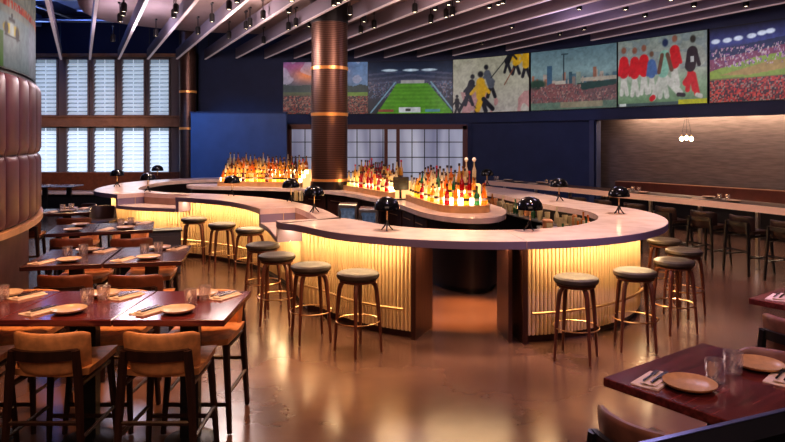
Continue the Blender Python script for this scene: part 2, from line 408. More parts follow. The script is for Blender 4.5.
# baffles
DV = np.array([-.48, 1.0]); DV /= np.linalg.norm(DV); PV = np.array([DV[1], -DV[0]])
zb = 4.42
end0 = np.array([at(61, 19.6), 19.6])
step = .87 * abs(PV[0])
places = []
for k in range(-2, 22):
    o = end0 + PV * step * k
    # far end: just short of the window wall or the ribbon
    t = 0.0; best = None
    for t in np.arange(-3, 22, .1):
        q = o - DV * t
        if q[1] > 19.6: continue
        dmin = np.min(np.linalg.norm(RB.Q - q, axis=1)); tt = RB.Q[int(np.argmin(np.linalg.norm(RB.Q - q, axis=1)))]
        side = RB.n(RB.near(q)) @ (q - tt)
        if q[0] > -5.5 and (side > 0 or dmin < .35): continue
        best = t; break
    if best is None: continue
    far = o - DV * best
    near = far - DV * ((far[1] - .3) / DV[1])
    if near[0] < -12 or far[0] < -12: continue
    near = far - DV * min(((far[1] - .3) / DV[1]), 1e9)
    # clip the near end to the room and the ribbon
    L = np.linalg.norm(near - far); tn = L
    for t in np.arange(1, L, .1):
        q = far - DV * t
        j = int(np.argmin(np.linalg.norm(RB.Q - q, axis=1)))
        if q[0] > 2 and np.linalg.norm(RB.Q[j] - q) < .3: tn = t; break
        if q[0] > 9: tn = t; break
    near = far - DV * tn
    if tn < 1: continue
    places.append((far, near))
ords = ['first', 'second', 'third', 'fourth', 'fifth', 'sixth', 'seventh', 'eighth', 'ninth', 'tenth', 'eleventh', 'twelfth', 'thirteenth', 'fourteenth', 'fifteenth', 'sixteenth', 'seventeenth', 'eighteenth', 'nineteenth', 'twentieth', 'twenty-first', 'twenty-second', 'twenty-third', 'twenty-fourth']
for i, (far, near) in enumerate(places):
    c = (far + near) / 2; L = np.linalg.norm(far - near); rz = math.atan2(DV[1], DV[0])
    b = thing('ceiling_baffle', 'long mauve ceiling baffle with a pale glowing lower edge, %s counting from the window corner' % ords[i], 'baffle', (c[0], c[1], zb), rz, 'parallel ceiling baffles')
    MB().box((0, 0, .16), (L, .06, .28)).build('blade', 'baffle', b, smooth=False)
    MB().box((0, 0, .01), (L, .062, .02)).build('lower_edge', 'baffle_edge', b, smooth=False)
    for x in np.linspace(-L / 2 + .5, L / 2 - .5, 3): MB().box((x, 0, .81), (.015, .015, 1.02)).build('hanger', 'black', b, smooth=False)
# service pipes in the blue void
for i, (a, b_) in enumerate([((-11.5, 17.2, 5.2), (-5.0, 17.6, 5.2)), ((-11.5, 15.2, 5.35), (-7.2, 15.4, 5.35)), ((-11.6, 12.6, 5.3), (-6.4, 12.4, 5.3)), ((-9.4, 10, 5.5), (-9.2, 19, 5.5))]):
    MB().tube([a, b_], .05, 8).build('service_pipe', 'steel', label='thin metal service pipe in the blue ceiling void, %s' % ['close above the window tops', 'running over the second window', 'nearest the camera across the void', 'running towards the windows'][i], cat='pipe')

for i, (x, y, z, a, b) in enumerate(((-11.0, 18.3, 5.4, 2.0, .5), (-8.0, 16.5, 5.58, .6, 2.2), (-10.6, 13.6, 5.2, 1.6, .6))):
    du = thing('air_duct', 'dark rectangular air duct in the blue ceiling void, %s' % ['above the window tops', 'running from the windows towards the camera', 'nearest the camera'][i], 'duct', (x, y, z))
    MB().box((0, 0, 0), (a, b, .34), bev=.02).build('duct_body', 'duct', du, smooth=False)
    fl_ = MB()
    for k in (-.3, .3): fl_.box((a * k if a > b else 0, 0 if a > b else b * k, 0), (.05 if a > b else a + .04, b + .04 if a > b else .05, .38))
    fl_.build('flange', 'steel', du, smooth=False)

# ------------------------------------------------------------------ columns
def column(px, Y, rad, z0, z1, bands, label, foot=None):
    c = thing('bronze_column', label, 'column', (at(px, Y), Y, z0))
    cap_h = .47 if foot else .2
    MB().lathe([(rad, .001), (rad, z1 - z0 - cap_h)], 40).build('column_shaft', 'bronze', c)
    for zb_ in bands: MB().lathe([(rad + .002, -.035), (rad + .012, -.03), (rad + .012, .03), (rad + .002, .035)], 40, (0, 0, zb_ - z0), close=False).build('metal_band', 'bronze_band', c)
    MB().lathe([(rad + .02, 0), (rad + .02, cap_h)], 40, (0, 0, z1 - z0 - cap_h)).build('column_capital', 'black', c)
    if foot: MB().lathe([(rad + .02, 0), (rad + .02, foot)], 40, (0, 0, .001)).build('column_foot', 'island', c)
    return c
column(329.5, 13.35, .37, 1.0, 4.85, [3.46, 2.52, 1.18], 'thick round bronze column rising from the bar island to the ceiling', .16)
column(188, 19.2, .24, 0, 5.8, [3.42, 2.34], 'slim bronze column at the corner of the shuttered windows')

# ================================================================== PADDED CURVED WALL (left)
WCX, WCY, WR = -9.6, 4.5, 6.32
def wp(a, r): return (WCX + r * math.cos(math.radians(a)), WCY + r * math.sin(math.radians(a)))
angs = list(np.arange(-22, 62.1, 1.0))
struct('wall_curved', MB().band([wp(a, WR - .14) for a in angs], [wp(a, WR - .34) for a in angs], 0, 5.8), 'wall_brown', True)
pw = thing('padded_wall_cladding', 'curved purple-brown padded leather cladding with a tan ledge beside the dining tables', 'wall panelling', (0, 0, 0))
dw = 3.3
for z0, z1 in ((1.2, 1.852), (1.858, 2.6)):
    a = 28.6 - dw * 11
    while a < 55:
        P = []; Q = []
        US = [0, .03, .1, .25, .5, .75, .9, .97, 1]; VS = [0, .012, .035, .09, .5, .91, .965, .988, 1]
        for u in US:
            row = []; r2 = []
            for v in VS:
                bul = .04 * (1 - abs(2 * u - 1) ** 2.6) ** .6 * min(1, (min(v, 1 - v) / .09)) ** .5
                row.append((*wp(a + .12 + (dw - .24) * u, WR - .05 + bul), z0 + (z1 - z0) * v)); r2.append((*wp(a + .12 + (dw - .24) * u, WR - .058), z0 + (z1 - z0) * v))
            P.append(row); Q.append(r2)
        MB().shell(P, Q).build('leather_pad', 'pad', pw)
        a += dw
MB().band([wp(a, WR - .0595) for a in angs], [wp(a, WR - .0585) for a in angs], 1.191, 2.62).build('backing', 'black', pw)
MB().band([wp(a, WR - .059) for a in angs], [wp(a, WR + .005) for a in angs], 1.13, 1.19).build('ledge', 'ledge', pw)

# ================================================================== SCREENS (picture painted as vertex colours)
class Pic:
    def __init__(s, n, m):
        s.n, s.m = n, m
        s.u, s.v = np.meshgrid(np.linspace(0, 1, n), np.linspace(0, 1, m), indexing='ij'); s.c = np.zeros((n, m, 3))
    def noise(s, k, seed=0):
        r = np.random.RandomState(seed); g = r.rand(k[0] + 2, k[1] + 2)
        x = s.u * k[0]; y = s.v * k[1]; i = x.astype(int); j = y.astype(int); fx = x - i; fy = y - j
        return g[i, j] * (1 - fx) * (1 - fy) + g[i + 1, j] * fx * (1 - fy) + g[i, j + 1] * (1 - fx) * fy + g[i + 1, j + 1] * fx * fy
    def put(s, mask, col):
        mask = np.clip(np.asarray(mask, float), 0, 1)[..., None]; s.c = s.c * (1 - mask) + np.asarray(col) * mask; return s
    def grad(s, stops):
        v = s.v; ps = [a for a, _ in stops]
        for k in range(3): s.c[..., k] = np.interp(v, ps, [c[k] for _, c in stops])
        return s
    def ell(s, x, y, rx, ry, col): return s.put(np.clip(1.6 - ((s.u - x) / rx) ** 2 * 1.4 - ((s.v - y) / ry) ** 2 * 1.4, 0, 1), col)
    def rect(s, a, b, c, d, col): return s.put((s.u >= a) & (s.u <= c) & (s.v >= b) & (s.v <= d), col)
    def cap(s, x0, y0, x1, y1, r, col, asp=1.5):       # capsule, r in picture-height units
        px, py = (s.u - x0) * asp, s.v - y0; dx, dy = (x1 - x0) * asp, y1 - y0
        t = np.clip((px * dx + py * dy) / (dx * dx + dy * dy + 1e-9), 0, 1)
        return s.put(np.clip((r - np.hypot(px - t * dx, py - t * dy)) / .012 + .5, 0, 1), col)
    def poly(s, pts, col):
        m = np.zeros(s.u.shape, bool); n = len(pts); j = n - 1
        for i in range(n):
            (xi, yi), (xj, yj) = pts[i], pts[j]
            c = ((yi > s.v) != (yj > s.v)) & (s.u < (xj - xi) * (s.v - yi) / (yj - yi + 1e-12) + xi); m ^= c; j = i
        return s.put(m, col)
    def speck(s, mask, cols, k, seed):
        r = np.random.RandomState(seed); g = r.randint(0, len(cols), (k[0] + 1, k[1] + 1))
        idx = g[(s.u * k[0]).astype(int), (s.v * k[1]).astype(int)]
        pal = np.array(cols)[idx]; mm = np.asarray(mask, float)[..., None]; s.c = s.c * (1 - mm) + pal * mm; return s
def pic_sunset():
    p = Pic(120, 72); p.grad([(0, (.05, .05, .06)), (.3, (.12, .07, .06)), (.42, (.12, .16, .08)), (.55, (.1, .12, .16)), (.7, (.25, .22, .32)), (1, (.1, .12, .3))])
    p.put(np.exp(-((p.u - .3) / .18) ** 2 - ((p.v - .78) / .16) ** 2), (.9, .32, .1)); p.put(.7 * np.exp(-((p.u - .12) / .2) ** 2 - ((p.v - .92) / .12) ** 2), (.5, .14, .3))
    p.put(np.clip((p.u - .6) * 3, 0, .8) * (p.v > .5), (.2, .32, .5)); p.put((p.noise((9, 6), 3) > .6) * (p.v > .55) * .5, (.55, .5, .6))
    p.put((p.v > .3) & (p.v < .42) & (p.u > .35), (.2, .3, .07))
    p.speck(p.v < .34, [(.3, .06, .05), (.08, .05, .05), (.2, .12, .1), (.35, .2, .16), (.04, .04, .06)], (80, 60), 5)
    p.put((p.v > .42) & (p.v < .52 + .06 * p.noise((12, 1), 8)), (.06, .09, .09)); return p
def pic_football_ground():
    p = Pic(130, 80); p.grad([(0, (.03, .04, .05)), (.6, (.08, .09, .14)), (.8, (.03, .06, .12)), (1, (.01, .02, .05))])
    p.put((np.sin(p.v * 70 + np.abs(p.u - .5) * 12) > .3) * (p.v > .45) * (p.v < .8) * .5, (.16, .16, .24)); p.speck((p.v > .3) & (p.v < .62) & (p.noise((70, 40), 1) > .55), [(.25, .2, .24), (.1, .1, .18), (.14, .2, .3)], (110, 50), 2)
    p.poly([(.1, .0), (.34, .58), (.7, .58), (1.0, .02), (1, 0)], (.11, .3, .03)); p.put((np.sin(p.v * 85) > 0) * (np.abs(p.u - .53) < .42 - .38 * p.v) * (p.v < .57) * .35, (.2, .45, .06))
    for x0, x1 in ((.03, .32), (1.02, .74)): p.cap(x0, .02, x1, .6, .012, (.25, .4, .5))
    p.rect(.38, .57, .66, .64, (.4, .4, .4)); p.rect(.36, .02, .62, .12, (.6, .62, .64)); p.rect(.44, .04, .5, .1, (.1, .1, .1)); p.rect(.12, .03, .3, .08, (.3, .1, .07)); p.rect(.67, .03, .85, .08, (.12, .3, .35))
    for x in (.25, .5, .72): p.ell(x, .83, .1, .025, (.6, .7, .8))
    return p
def pic_hockey():
    p = Pic(120, 80); p.grad([(0, (.42, .38, .36)), (.5, (.44, .42, .34)), (1, (.36, .35, .26))]); p.put(.4 * p.noise((8, 6), 4), (.6, .55, .5)); p.put((p.noise((16, 5), 9) > .62) * (p.v < .38) * .6, (.5, .2, .22))
    K, Y, G = (.03, .03, .04), (.6, .38, .03), (.14, .15, .18)
    def man(x, y, h, top, low, lean=0.):
        p.cap(x, y, x - .045 * h, y - .22 * h, .035 * h, low); p.cap(x, y, x + .055 * h, y - .22 * h, .035 * h, low); p.cap(x, y, x + lean, y + .2 * h, .07 * h, top)
        p.ell(x + lean * 1.3, y + .32 * h, .035 * h, .055 * h, K); p.cap(x + lean, y + .2 * h, x + lean - .1 * h, y + .04 * h, .025 * h, top); p.cap(x + lean, y + .2 * h, x + lean + .09 * h, y + .05 * h, .025 * h, top)
    man(.5, .5, 1.0, G, K, -.05); man(.2, .36, .95, K, K, .04); man(.36, .3, 1.25, Y, K, .0); p.ell(.37, .42, .085, .15, Y); p.cap(.36, .24, .32, .06, .055, Y); p.cap(.4, .24, .52, .06, .045, K)
    p.cap(.18, .3, .08, .04, .03, K); man(.05, .12, .6, K, K); man(.83, .86, .9, Y, K, .02); man(.96, .8, .9, Y, K, .0); man(.72, .88, .8, K, K, .05)
    p.cap(.68, .9, .5, .62, .01, K); p.cap(.8, .75, .68, .48, .01, (.25, .1, .06)); p.cap(.15, .3, .3, .08, .01, K); return p
def pic_skyline():
    p = Pic(130, 88); p.grad([(0, (.18, .14, .14)), (.38, (.22, .12, .12)), (.42, (.18, .2, .2)), (.6, (.28, .38, .4)), (1, (.16, .24, .28))])
    r = np.random.RandomState(2)
    for k in range(26):
        x = r.rand(); h = .48 + .14 * r.rand(); c = [(.12, .2, .25), (.3, .24, .22), (.45, .38, .34), (.4, .2, .14)][r.randint(4)]; p.rect(x, .4, x + .02 + .03 * r.rand(), h, c)
    p.rect(.2, .4, .26, .74, (.08, .16, .24)); p.rect(.39, .4, .41, .93, (.05, .08, .1)); p.rect(.37, .9, .45, .93, (.06, .1, .12)); p.rect(.46, .4, .5, .62, (.07, .14, .18)); p.rect(.74, .42, .78, .66, (.35, .18, .13)); p.rect(.55, .4, .6, .6, (.3, .34, .3))
    p.rect(.6, .44, 1, .5, (.45, .4, .34)); p.ell(.08, .44, .12, .09, (.04, .09, .06)); p.poly([(.0, .3), (.25, .44), (.5, .42), (.68, .16), (0, .12)], (.28, .13, .13)); p.poly([(.55, .42), (1, .44), (1, .36), (.62, .3)], (.04, .09, .08))
    p.speck((p.v < .4) & (p.noise((60, 30), 3) > .45) & ~((p.u > .6) & (p.v > .3)), [(.32, .12, .13), (.22, .15, .16), (.38, .25, .22), (.14, .1, .11)], (90, 40), 8); p.rect(.3, .42, .42, .48, (.5, .45, .4)); p.put((p.v < .12) * .8, (.16, .26, .2)); p.rect(.36, .03, .85, .12, (.34, .3, .22)); return p
def pic_players():
    p = Pic(140, 100); p.grad([(0, (.18, .28, .16)), (.3, (.32, .42, .3)), (.55, (.46, .46, .42)), (1, (.28, .32, .3))]); p.put((p.noise((20, 16), 4) > .55) * .4 * (p.v > .5), (.2, .25, .3))
    R, W, K, S = (.6, .03, .04), (.6, .58, .54), (.05, .03, .04), (.22, .12, .08)
    def man(x, y, h, top, low, lean=0, head=None, arm=None):
        p.cap(x, y, x - .03 * h, y - .3 * h, .038 * h, low); p.cap(x, y, x + .04 * h, y - .3 * h, .038 * h, low); p.cap(x - .0, y + .03, x + lean, y + .22 * h, .085 * h, top)
        p.ell(x + lean * 1.3, y + .4 * h, .035 * h, .06 * h, head or S); p.cap(x + lean - .03, y + .24 * h, x + lean - .06 * h, y + .02 * h, .03 * h, arm or top); p.cap(x + lean + .03, y + .24 * h, x + lean + .07 * h, y + .04 * h, .03 * h, arm or top)
    for x, y in ((.07, .48), (.2, .46), (.31, .48), (.66, .56)): man(x, y, .95, R, W, 0, (.3, .14, .1))
    man(.4, .44, .8, (.12, .2, .4), W)
    p.cap(.52, .42, .42, .12, .05, W); p.cap(.54, .42, .72, .16, .05, W); man(.53, .46, 1.1, (.3, .5, .42), (.55, .55, .5), .02, (.04, .06, .14), (.2, .1, .07)); p.cap(.42, .12, .4, .1, .04, R)
    p.cap(.84, .4, .78, .3, .05, R); p.cap(.86, .4, .9, .14, .045, R); man(.83, .5, 1.0, K, R, .02, (.06, .05, .04)); p.rect(.83, .58, .87, .66, (.5, .5, .5)); p.cap(.9, .12, .94, .1, .03, W); p.cap(.7, .14, .76, .13, .03, K)
    p.rect(0, 0, 1, .05, (.1, .14, .14)); p.rect(.02, .005, .1, .045, (.7, .72, .7)); p.rect(.7, .0, 1, .07, (.5, .48, .03)); return p
def pic_night():
    p = Pic(150, 100); p.grad([(0, (.08, .03, .04)), (.28, (.25, .1, .08)), (.34, (.2, .3, .06)), (.5, (.28, .38, .08)), (.58, (.3, .12, .2)), (.68, (.05, .06, .12)), (.78, (.1, .12, .35)), (1, (.015, .015, .035))])
    p.poly([(0, .32), (0, .42), (.45, .56), (1, .62), (1, .3)], (.3, .4, .08)); p.poly([(0, .42), (.45, .56), (1, .62), (1, .72), (0, .58)], (.3, .1, .18)); p.poly([(0, .58), (1, .72), (1, .82), (0, .7)], (.05, .07, .16))
    p.poly([(.1, .36), (.6, .5), (1, .5), (1, .42), (.4, .34)], (.45, .32, .12))
    for x, y in ((.06, .82), (.18, .82), (.29, .83), (.42, .84), (.52, .86), (.6, .87), (.8, .88), (.9, .9)): p.ell(x, y, .05, .035, (.75, .8, .95))
    p.speck(p.v < .3, [(.5, .05, .05), (.12, .04, .05), (.6, .1, .08), (.35, .25, .22), (.05, .03, .05), (.3, .04, .05)], (70, 50), 6); p.speck((p.v > .46) & (p.v < .72) & (p.noise((80, 30), 3) > .6), [(.5, .3, .4), (.2, .1, .3), (.6, .5, .5)], (120, 60), 7); return p
def pic_race():
    p = Pic(200, 90); p.grad([(0, (.24, .27, .28)), (.36, (.3, .33, .34)), (.38, (.32, .3, .27)), (.52, (.25, .24, .22)), (1, (.12, .12, .12))]); p.put((p.u < .3) * (p.v < .24), (.1, .2, .05)); p.put((p.u > .62) * (p.v < .4) * .6, (.32, .3, .34))
    p.speck((p.v > .425) & (p.v < .475), [(.55, .1, .06), (.5, .2, .12), (.4, .05, .05), (.42, .32, .28)], (110, 24), 2); p.put(.5 * (p.noise((40, 12), 4) > .5) * (p.v > .5), (.4, .36, .3))
    for x in (.38,):
        p.cap(x - .05, .275, x + .05, .275, .035, (.6, .42, .02), 1); p.ell(x - .055, .27, .022, .05, (.02, .02, .02)); p.ell(x + .06, .26, .026, .06, (.02, .02, .02)); p.cap(x, .24, x, .3, .022, (.5, .5, .46), 1)
        p.cap(x - .02, .34, x + .02, .34, .014, (.04, .04, .05), 1); p.ell(x, .37, .012, .022, (.03, .03, .04)); p.rect(x - .07, .215, x + .09, .225, (.04, .04, .05))
    return p
def paint_mat():
    m = bpy.data.materials.new('screen_picture'); m.use_nodes = True; nt = m.node_tree; nt.nodes.clear()
    o = nt.nodes.new('ShaderNodeOutputMaterial'); e = nt.nodes.new('ShaderNodeEmission'); a = nt.nodes.new('ShaderNodeAttribute'); a.attribute_name = 'picture'
    g = nt.nodes.new('ShaderNodeBsdfGlossy'); g.inputs['Roughness'].default_value = .3; g.inputs['Color'].default_value = (.03, .03, .03, 1); ad = nt.nodes.new('ShaderNodeAddShader')
    e.inputs[1].default_value = 1.0
    nt.links.new(a.outputs['Color'], e.inputs[0]); nt.links.new(e.outputs[0], ad.inputs[0]); nt.links.new(g.outputs[0], ad.inputs[1]); nt.links.new(ad.outputs[0], o.inputs[0]); return m
M['screen'] = paint_mat()
def screen(label, pic, fn, z0, z1, frame_fn):
    root = thing('wall_screen', label, 'screen')
    n, m = pic.n, pic.m
    P = [[(*fn(i / (n - 1)), z0 + (z1 - z0) * j / (m - 1)) for j in range(m)] for i in range(n)]
    mb = MB().grid(P); me = bpy.data.meshes.new('display'); me.from_pydata(mb.v, [], mb.f); me.materials.append(M['screen'])
    ca = me.color_attributes.new('picture', 'FLOAT_COLOR', 'POINT')
    buf = np.ones((n * m, 4)); gr = .72 + .56 * (.5 * pic.noise((n // 2, m // 2), 11) + .5 * pic.noise((n // 5, m // 5), 12))[..., None]; buf[:, :3] = ((pic.c * gr) ** 1.2 * .58).reshape(-1, 3); ca.data.foreach_set('color', buf.ravel())
    o = bpy.data.objects.new('display', me); COL.objects.link(o); o.parent = root
    us = np.linspace(-.006, 1.006, 12)
    MB().band([frame_fn(u, 0) for u in us], [frame_fn(u, 1) for u in us], z0 - .012, z1 + .012).build('screen_frame', 'black', root)
    return root
def ribfn(pa, pb):
    ta, tb = rib_px(pa), rib_px(pb)
    return (lambda u: RB.off(ta + (tb - ta) * u, -.06)), (lambda u, k: RB.off(ta + (tb - ta) * u, (-.05, -.005)[k]))
for lab, pc, a, b in (('wide wall screen showing a sunset over a crowd, partly behind the thick bronze column', pic_sunset(), 283, 367.5),
                      ('wall screen showing a green football field inside a stadium', pic_football_ground(), 368.5, 452.5),
                      ('wall screen showing hockey players in black and yellow on ice', pic_hockey(), 453.5, 530),
                      ('wall screen showing a baseball ground under a city skyline', pic_skyline(), 532, 617.5),
                      ('wall screen showing football players running past people in red shirts', pic_players(), 619, 708),
                      ('wall screen showing a floodlit baseball stadium at night above a red crowd', pic_night(), 711, 815)):
    f, g = ribfn(a, b); screen(lab, pc, f, 2.79, 4.35, g)
fa, fb = 28.6 + 2, 28.6 - 24
screen('curved wall screen showing yellow racing cars above the padded leather wall', pic_race(), lambda u: wp(fb + (fa - fb) * u, WR - .07), 2.66, 4.0, lambda u, k: wp(fb + (fa - fb) * u, WR - (.075, .11)[k]))

# ================================================================== THE BAR
ring_pts = [(1.0 + 2.39 * math.cos(math.radians(a)), 8.5 + 2.42 * math.sin(math.radians(a))) for a in range(-150, 31, 20)]
ring_pts = [(-1.33, 7.57)] + ring_pts[0:] + [(2.87, 10.4), (2.45, 12.2), (1.5, 14.2), (-.4, 15.9), (-3, 16.7), (-4.9, 16.3), (-5.85, 15.1), (-5.95, 13.6), (-5.6, 12.2), (-4.85, 11.4), (-4.2, 11.0), (-3.4, 10.72), (-2.44, 9.95), (-1.75, 8.8)]
R_ = Path(catmull(ring_pts, True, 16), True)
CT, TH, WD = 1.05, .075, .78
def T(px, py): return R_.near(on(px, py, CT))
def TX(x, y): return R_.near((x, y))
t_g0, t_g1 = R_.near((.07, 6.25)), R_.near((1.36, 6.1))     # gate opening
nB0, nB1 = R_.near((-1.82, 8.95)), R_.near((-1.38, 7.7))    # small low section
nA0, nA1 = R_.near((-4.85, 11.33)), R_.near((-3.62, 10.8))  # wide low section
bar = thing('bar_counter', 'long curved bar counter with pale stone top and glowing fluted oak front', 'bar counter')
def seg(t0, t1, o0, o1, z0, z1, name, m, step=.07):
    return MB().band(R_.line(t0, t1, o0, step), R_.line(t0, t1, o1, step), z0, z1).build(name, m, bar)
g = .004
seg(t_g0 + .62, nA0 - g, 0, WD, CT - TH, CT, 'countertop', 'counter') if False else None
t_seam = R_.near(on(523, 240, CT))
seg(t_seam + g, nA0 - g, 0, WD, CT - TH, CT, 'countertop', 'counter')
seg(nA1 + g, nB0 - g, 0, WD, CT - TH, CT, 'countertop', 'counter')
seg(nB1 + g, t_seam - g, 0, WD, CT - TH, CT, 'countertop', 'counter')
for a, b in ((t_seam + g, nA0 - g), (nA1 + g, nB0 - g), (nB1 + g, t_seam - g)): seg(a, b, -.006, -.0005, CT - TH, CT - .004, 'edge_light_tint', 'edge_light_tint')  # thin added strip whose colour carries the cool light on the edge
for a, b in ((nA0, nA1), (nB0, nB1)): seg(a, b, -.006, -.0005, .8, .856, 'edge_light_tint', 'edge_light_tint')
for a, b in ((nA0, nA1), (nB0, nB1)):
    seg(a, b, .5, WD, CT - TH, CT, 'countertop', 'counter')                  # band that stays high behind the low shelf
    seg(a, b, 0, .5, .86 - .06, .86, 'low_shelf', 'counter')
    seg(a, b, .5, .53, .8, CT - TH, 'shelf_riser', 'counter_edge')
    for t in (a - .035, b + .035):
        t0, t1 = t - .03, t + .03
        seg(t0, t1, .0, .5, .8, CT - TH - .001, 'shelf_cheek', 'edge_light_tint')
# fluted front
def flute(t0, t1, ztop):
    L_ = (t1 - t0) % R_.L; k = int(L_ / .05); ts = []; A_ = []
    for i in range(k):
        for ph, o in ((0, .326), (.06, .303), (.36, .298), (.66, .303), (.72, .326), (.98, .326)):
            t = t0 + (i + ph) * L_ / k; ts.append(t); A_.append(R_.off(t, o))
    B_ = [R_.off(t, .335) for t in ts]
    MB().band(A_, B_, .07, ztop).build('fluted_panel', 'flute', bar)
for a, b, z in ((t_g1 + .02, R_.near((2.2, 12.9)), CT - TH), (R_.near((-6.2, 14.4)), nA0, CT - TH), (nA0, nA1, .8), (nA1, nB0, CT - TH), (nB0, nB1, .8), (nB1, t_g0, CT - TH)):
    flute(a, b, z - .002)
    seg(a, b, .34, .4, 0.001, .075, 'kick_plate', 'bar_dark')
    seg(a + .03, b - .03, .12, .18, z - .014, z - .003, 'light_strip', 'led')
flute_rest = seg(R_.near((2.2, 12.9)), R_.near((-6.2, 14.4)), .3, .33, 0.001, CT - TH - .002, 'rear_panel', 'bar_dark')
for a, b in ((t_g1 + .05, R_.near((2.9, 10.6))), (R_.near((-5.2, 11.5)), t_g0 - .05)):
    pts = [(*R_.off(t, .25), .3) for t in np.arange(a, a + (b - a) % R_.L, .12)]
    MB().tube(pts, .014, 8).build('foot_rail', 'brass', bar)
    br = MB()
    for t in np.arange(a + .1, a + (b - a) % R_.L, 1.0):
        p0, p1 = R_.off(t, .25), R_.off(t, .3); br.tube([(*p0, .3), (*p1, .3)], .01, 6)
    br.build('rail_bracket', 'brass', bar)
seg(t_g0 + .15, t_g1 - .15, .3, .36, CT - TH - .02, CT - TH - .003, 'light_strip', 'led')  # added strip, brightens the floor and posts inside the gate
# inner bar body (service side)
seg(t_g1 + .05, t_g0 - .05, .7, .74, 0.001, CT - TH - .002, 'service_panel', 'island')
for t, s_ in ((t_g0, -1), (t_g1, 1)):
    q0, q1 = R_.off(t, .25), R_.off(t, .76); d = (q1 - q0) / np.linalg.norm(q1 - q0); e = np.array([-d[1], d[0]]) * .05 * s_ * -1
    MB().band([q0, q1], [q0 - e, q1 - e], 0.001, CT - TH - .003).build('end_panel', 'bar_dark', bar, smooth=False)
    e2 = e * 1.5
# second, deeper cheek seen beside the opening
q0, q1 = R_.off(t_g1 - .2, .32), R_.off(t_g1 - .2, .8)
MB().band([q0, q1], [q0 + np.array([.04, 0]), q1 + np.array([.04, 0])], .001, CT - TH - .003).build('end_panel', 'bar_dark', bar, smooth=False)

seg(t_g1 + .3, R_.near((2.4, 12.4)), .79, 1.0, .8, .82, 'speed_rail', 'steel')
seg(R_.near((-3.2, 10.9)), t_g0 - .3, .79, .98, .8, .82, 'speed_rail', 'steel')
# island
isl = catmull([(-4.35, 14.15), (-2.3, 13.5), (-1.0, 12.5), (.0, 10.4), (.42, 9.0), (.84, 8.36), (1.29, 8.36), (1.55, 8.9), (1.6, 9.8), (1.15, 11.6), (.4, 13.0), (-.9, 14.1), (-2.6, 14.7), (-4.4, 14.95)], True, 10)
IS = Path(isl, True)
il = thing('bar_island', 'black back bar island with rounded nose and pale stone top inside the bar ring', 'bar island')
def inset(o): return [tuple(IS.off(t, o)) for t in np.linspace(0, IS.L, 150)[:-1]]
MB().prism(inset(0), .93, 1.0).build('countertop', 'counter', il)
MB().prism(inset(.1), .08, .929).build('cabinet_body', 'island', il)
MB().prism(inset(.16), .001, .079).build('plinth', 'black', il)
# doors along the near side
for k, t in enumerate(np.arange(IS.near((-1.9, 13.3)), IS.near((.3, 9.3)), .62)):
    A_ = IS.line(t, t + .56, .075, .1); B_ = IS.line(t, t + .56, .097, .1)
    dr = MB().band(A_, B_, .16, .88).build('cabinet_door', 'bar_dark', il)
    h = IS.off(t + .28, .05); MB().tube([(*(IS.off(t + .12, .055)), .8), (*(IS.off(t + .44, .055)), .8)], .008, 6).build('handle', 'brass', dr)
# glass-door fridge with steel frame standing before the island under the thin part
def fridge(px0, px1, Y, label):
    x0, x1 = at(px0, Y), at(px1, Y); w_ = x1 - x0
    f = thing('bottle_fridge', label, 'fridge', ((x0 + x1) / 2, Y, 0))
    MB().box((0, .2, .44), (w_, .4, .86), bev=.01).build('fridge_case', 'steel', f, smooth=False)
    fr = MB()
    for x in (-w_ / 2 + .02, w_ / 2 - .02): fr.box((x, -.015, .48), (.04, .03, .74))
    for z in (.13, .83): fr.box((0, -.015, z), (w_ - .08, .03, .04))
    d_ = fr.build('fridge_door', 'steel', f, smooth=False)
    MB().box((0, -.012, .48), (w_ - .08, .01, .66)).build('door_glass', mat('blue_lit_glass', (.16, .24, .36), .15, noise=.7, scale=14, emit=(.2, .32, .5), es=.12), d_, smooth=False)  # blue tint and emission stand in for blue light on glassware inside
    MB().tube([(-w_ / 2 + .05, -.05, .2), (-w_ / 2 + .05, -.05, .76)], .01, 6).build('handle', 'steel', d_)
fridge(338, 357, 11.4, 'steel glass-door bottle fridge below the middle bottle display, farther from the gate'); fridge(359, 378, 10.7, 'steel glass-door bottle fridge below the middle bottle display, closer to the gate')

# ------------------------------------------------------------------ bottles on lit stepped displays
BM = {}
kinds = {'amber': ((.85, .4, .08), 'amber whisky'), 'gold': ((.9, .62, .2), 'golden'), 'clear': ((.9, .82, .62), 'clear glass'), 'green': ((.1, .34, .2), 'green glass'),
         'red': ((.5, .03, .07), 'red'), 'pale': ((.92, .78, .48), 'pale straw'), 'brown': ((.22, .07, .03), 'dark brown')}
for k, (c, _) in kinds.items(): M['bt_' + k] = glow_glass('bottle_' + k, c, .3 if k != 'brown' else .05)
M['bl_white'] = mat('paper_label', (.75, .68, .55), .6); M['bl_dark'] = mat('dark_label', (.06, .04, .04), .5); M['cap'] = mat('bottle_cap', (.05, .04, .04), .3); M['cap_red'] = mat('red_foil', (.5, .03, .06), .3); M['cap_gold'] = mat('gold_cap', (.8, .5, .2), .25, metal=1)
M['cap_globe'] = mat('white_globe_stopper', (.85, .82, .78), .2)
shapes = {'slim': [(.001, 0), (.036, 0), (.038, .01), (.038, .17), (.03, .2), (.014, .225), (.013, .285)],
          'squat': [(.001, 0), (.046, 0), (.05, .01), (.05, .12), (.044, .15), (.018, .175), (.016, .23)],
          'tall': [(.001, 0), (.034, 0), (.037, .01), (.036, .2), (.026, .235), (.015, .26), (.013, .33)],
          'flask': [(.001, 0), (.04, 0), (.05, .02), (.046, .1), (.03, .17), (.016, .2), (.015, .26)]}
me_cache = {}; bspots = []
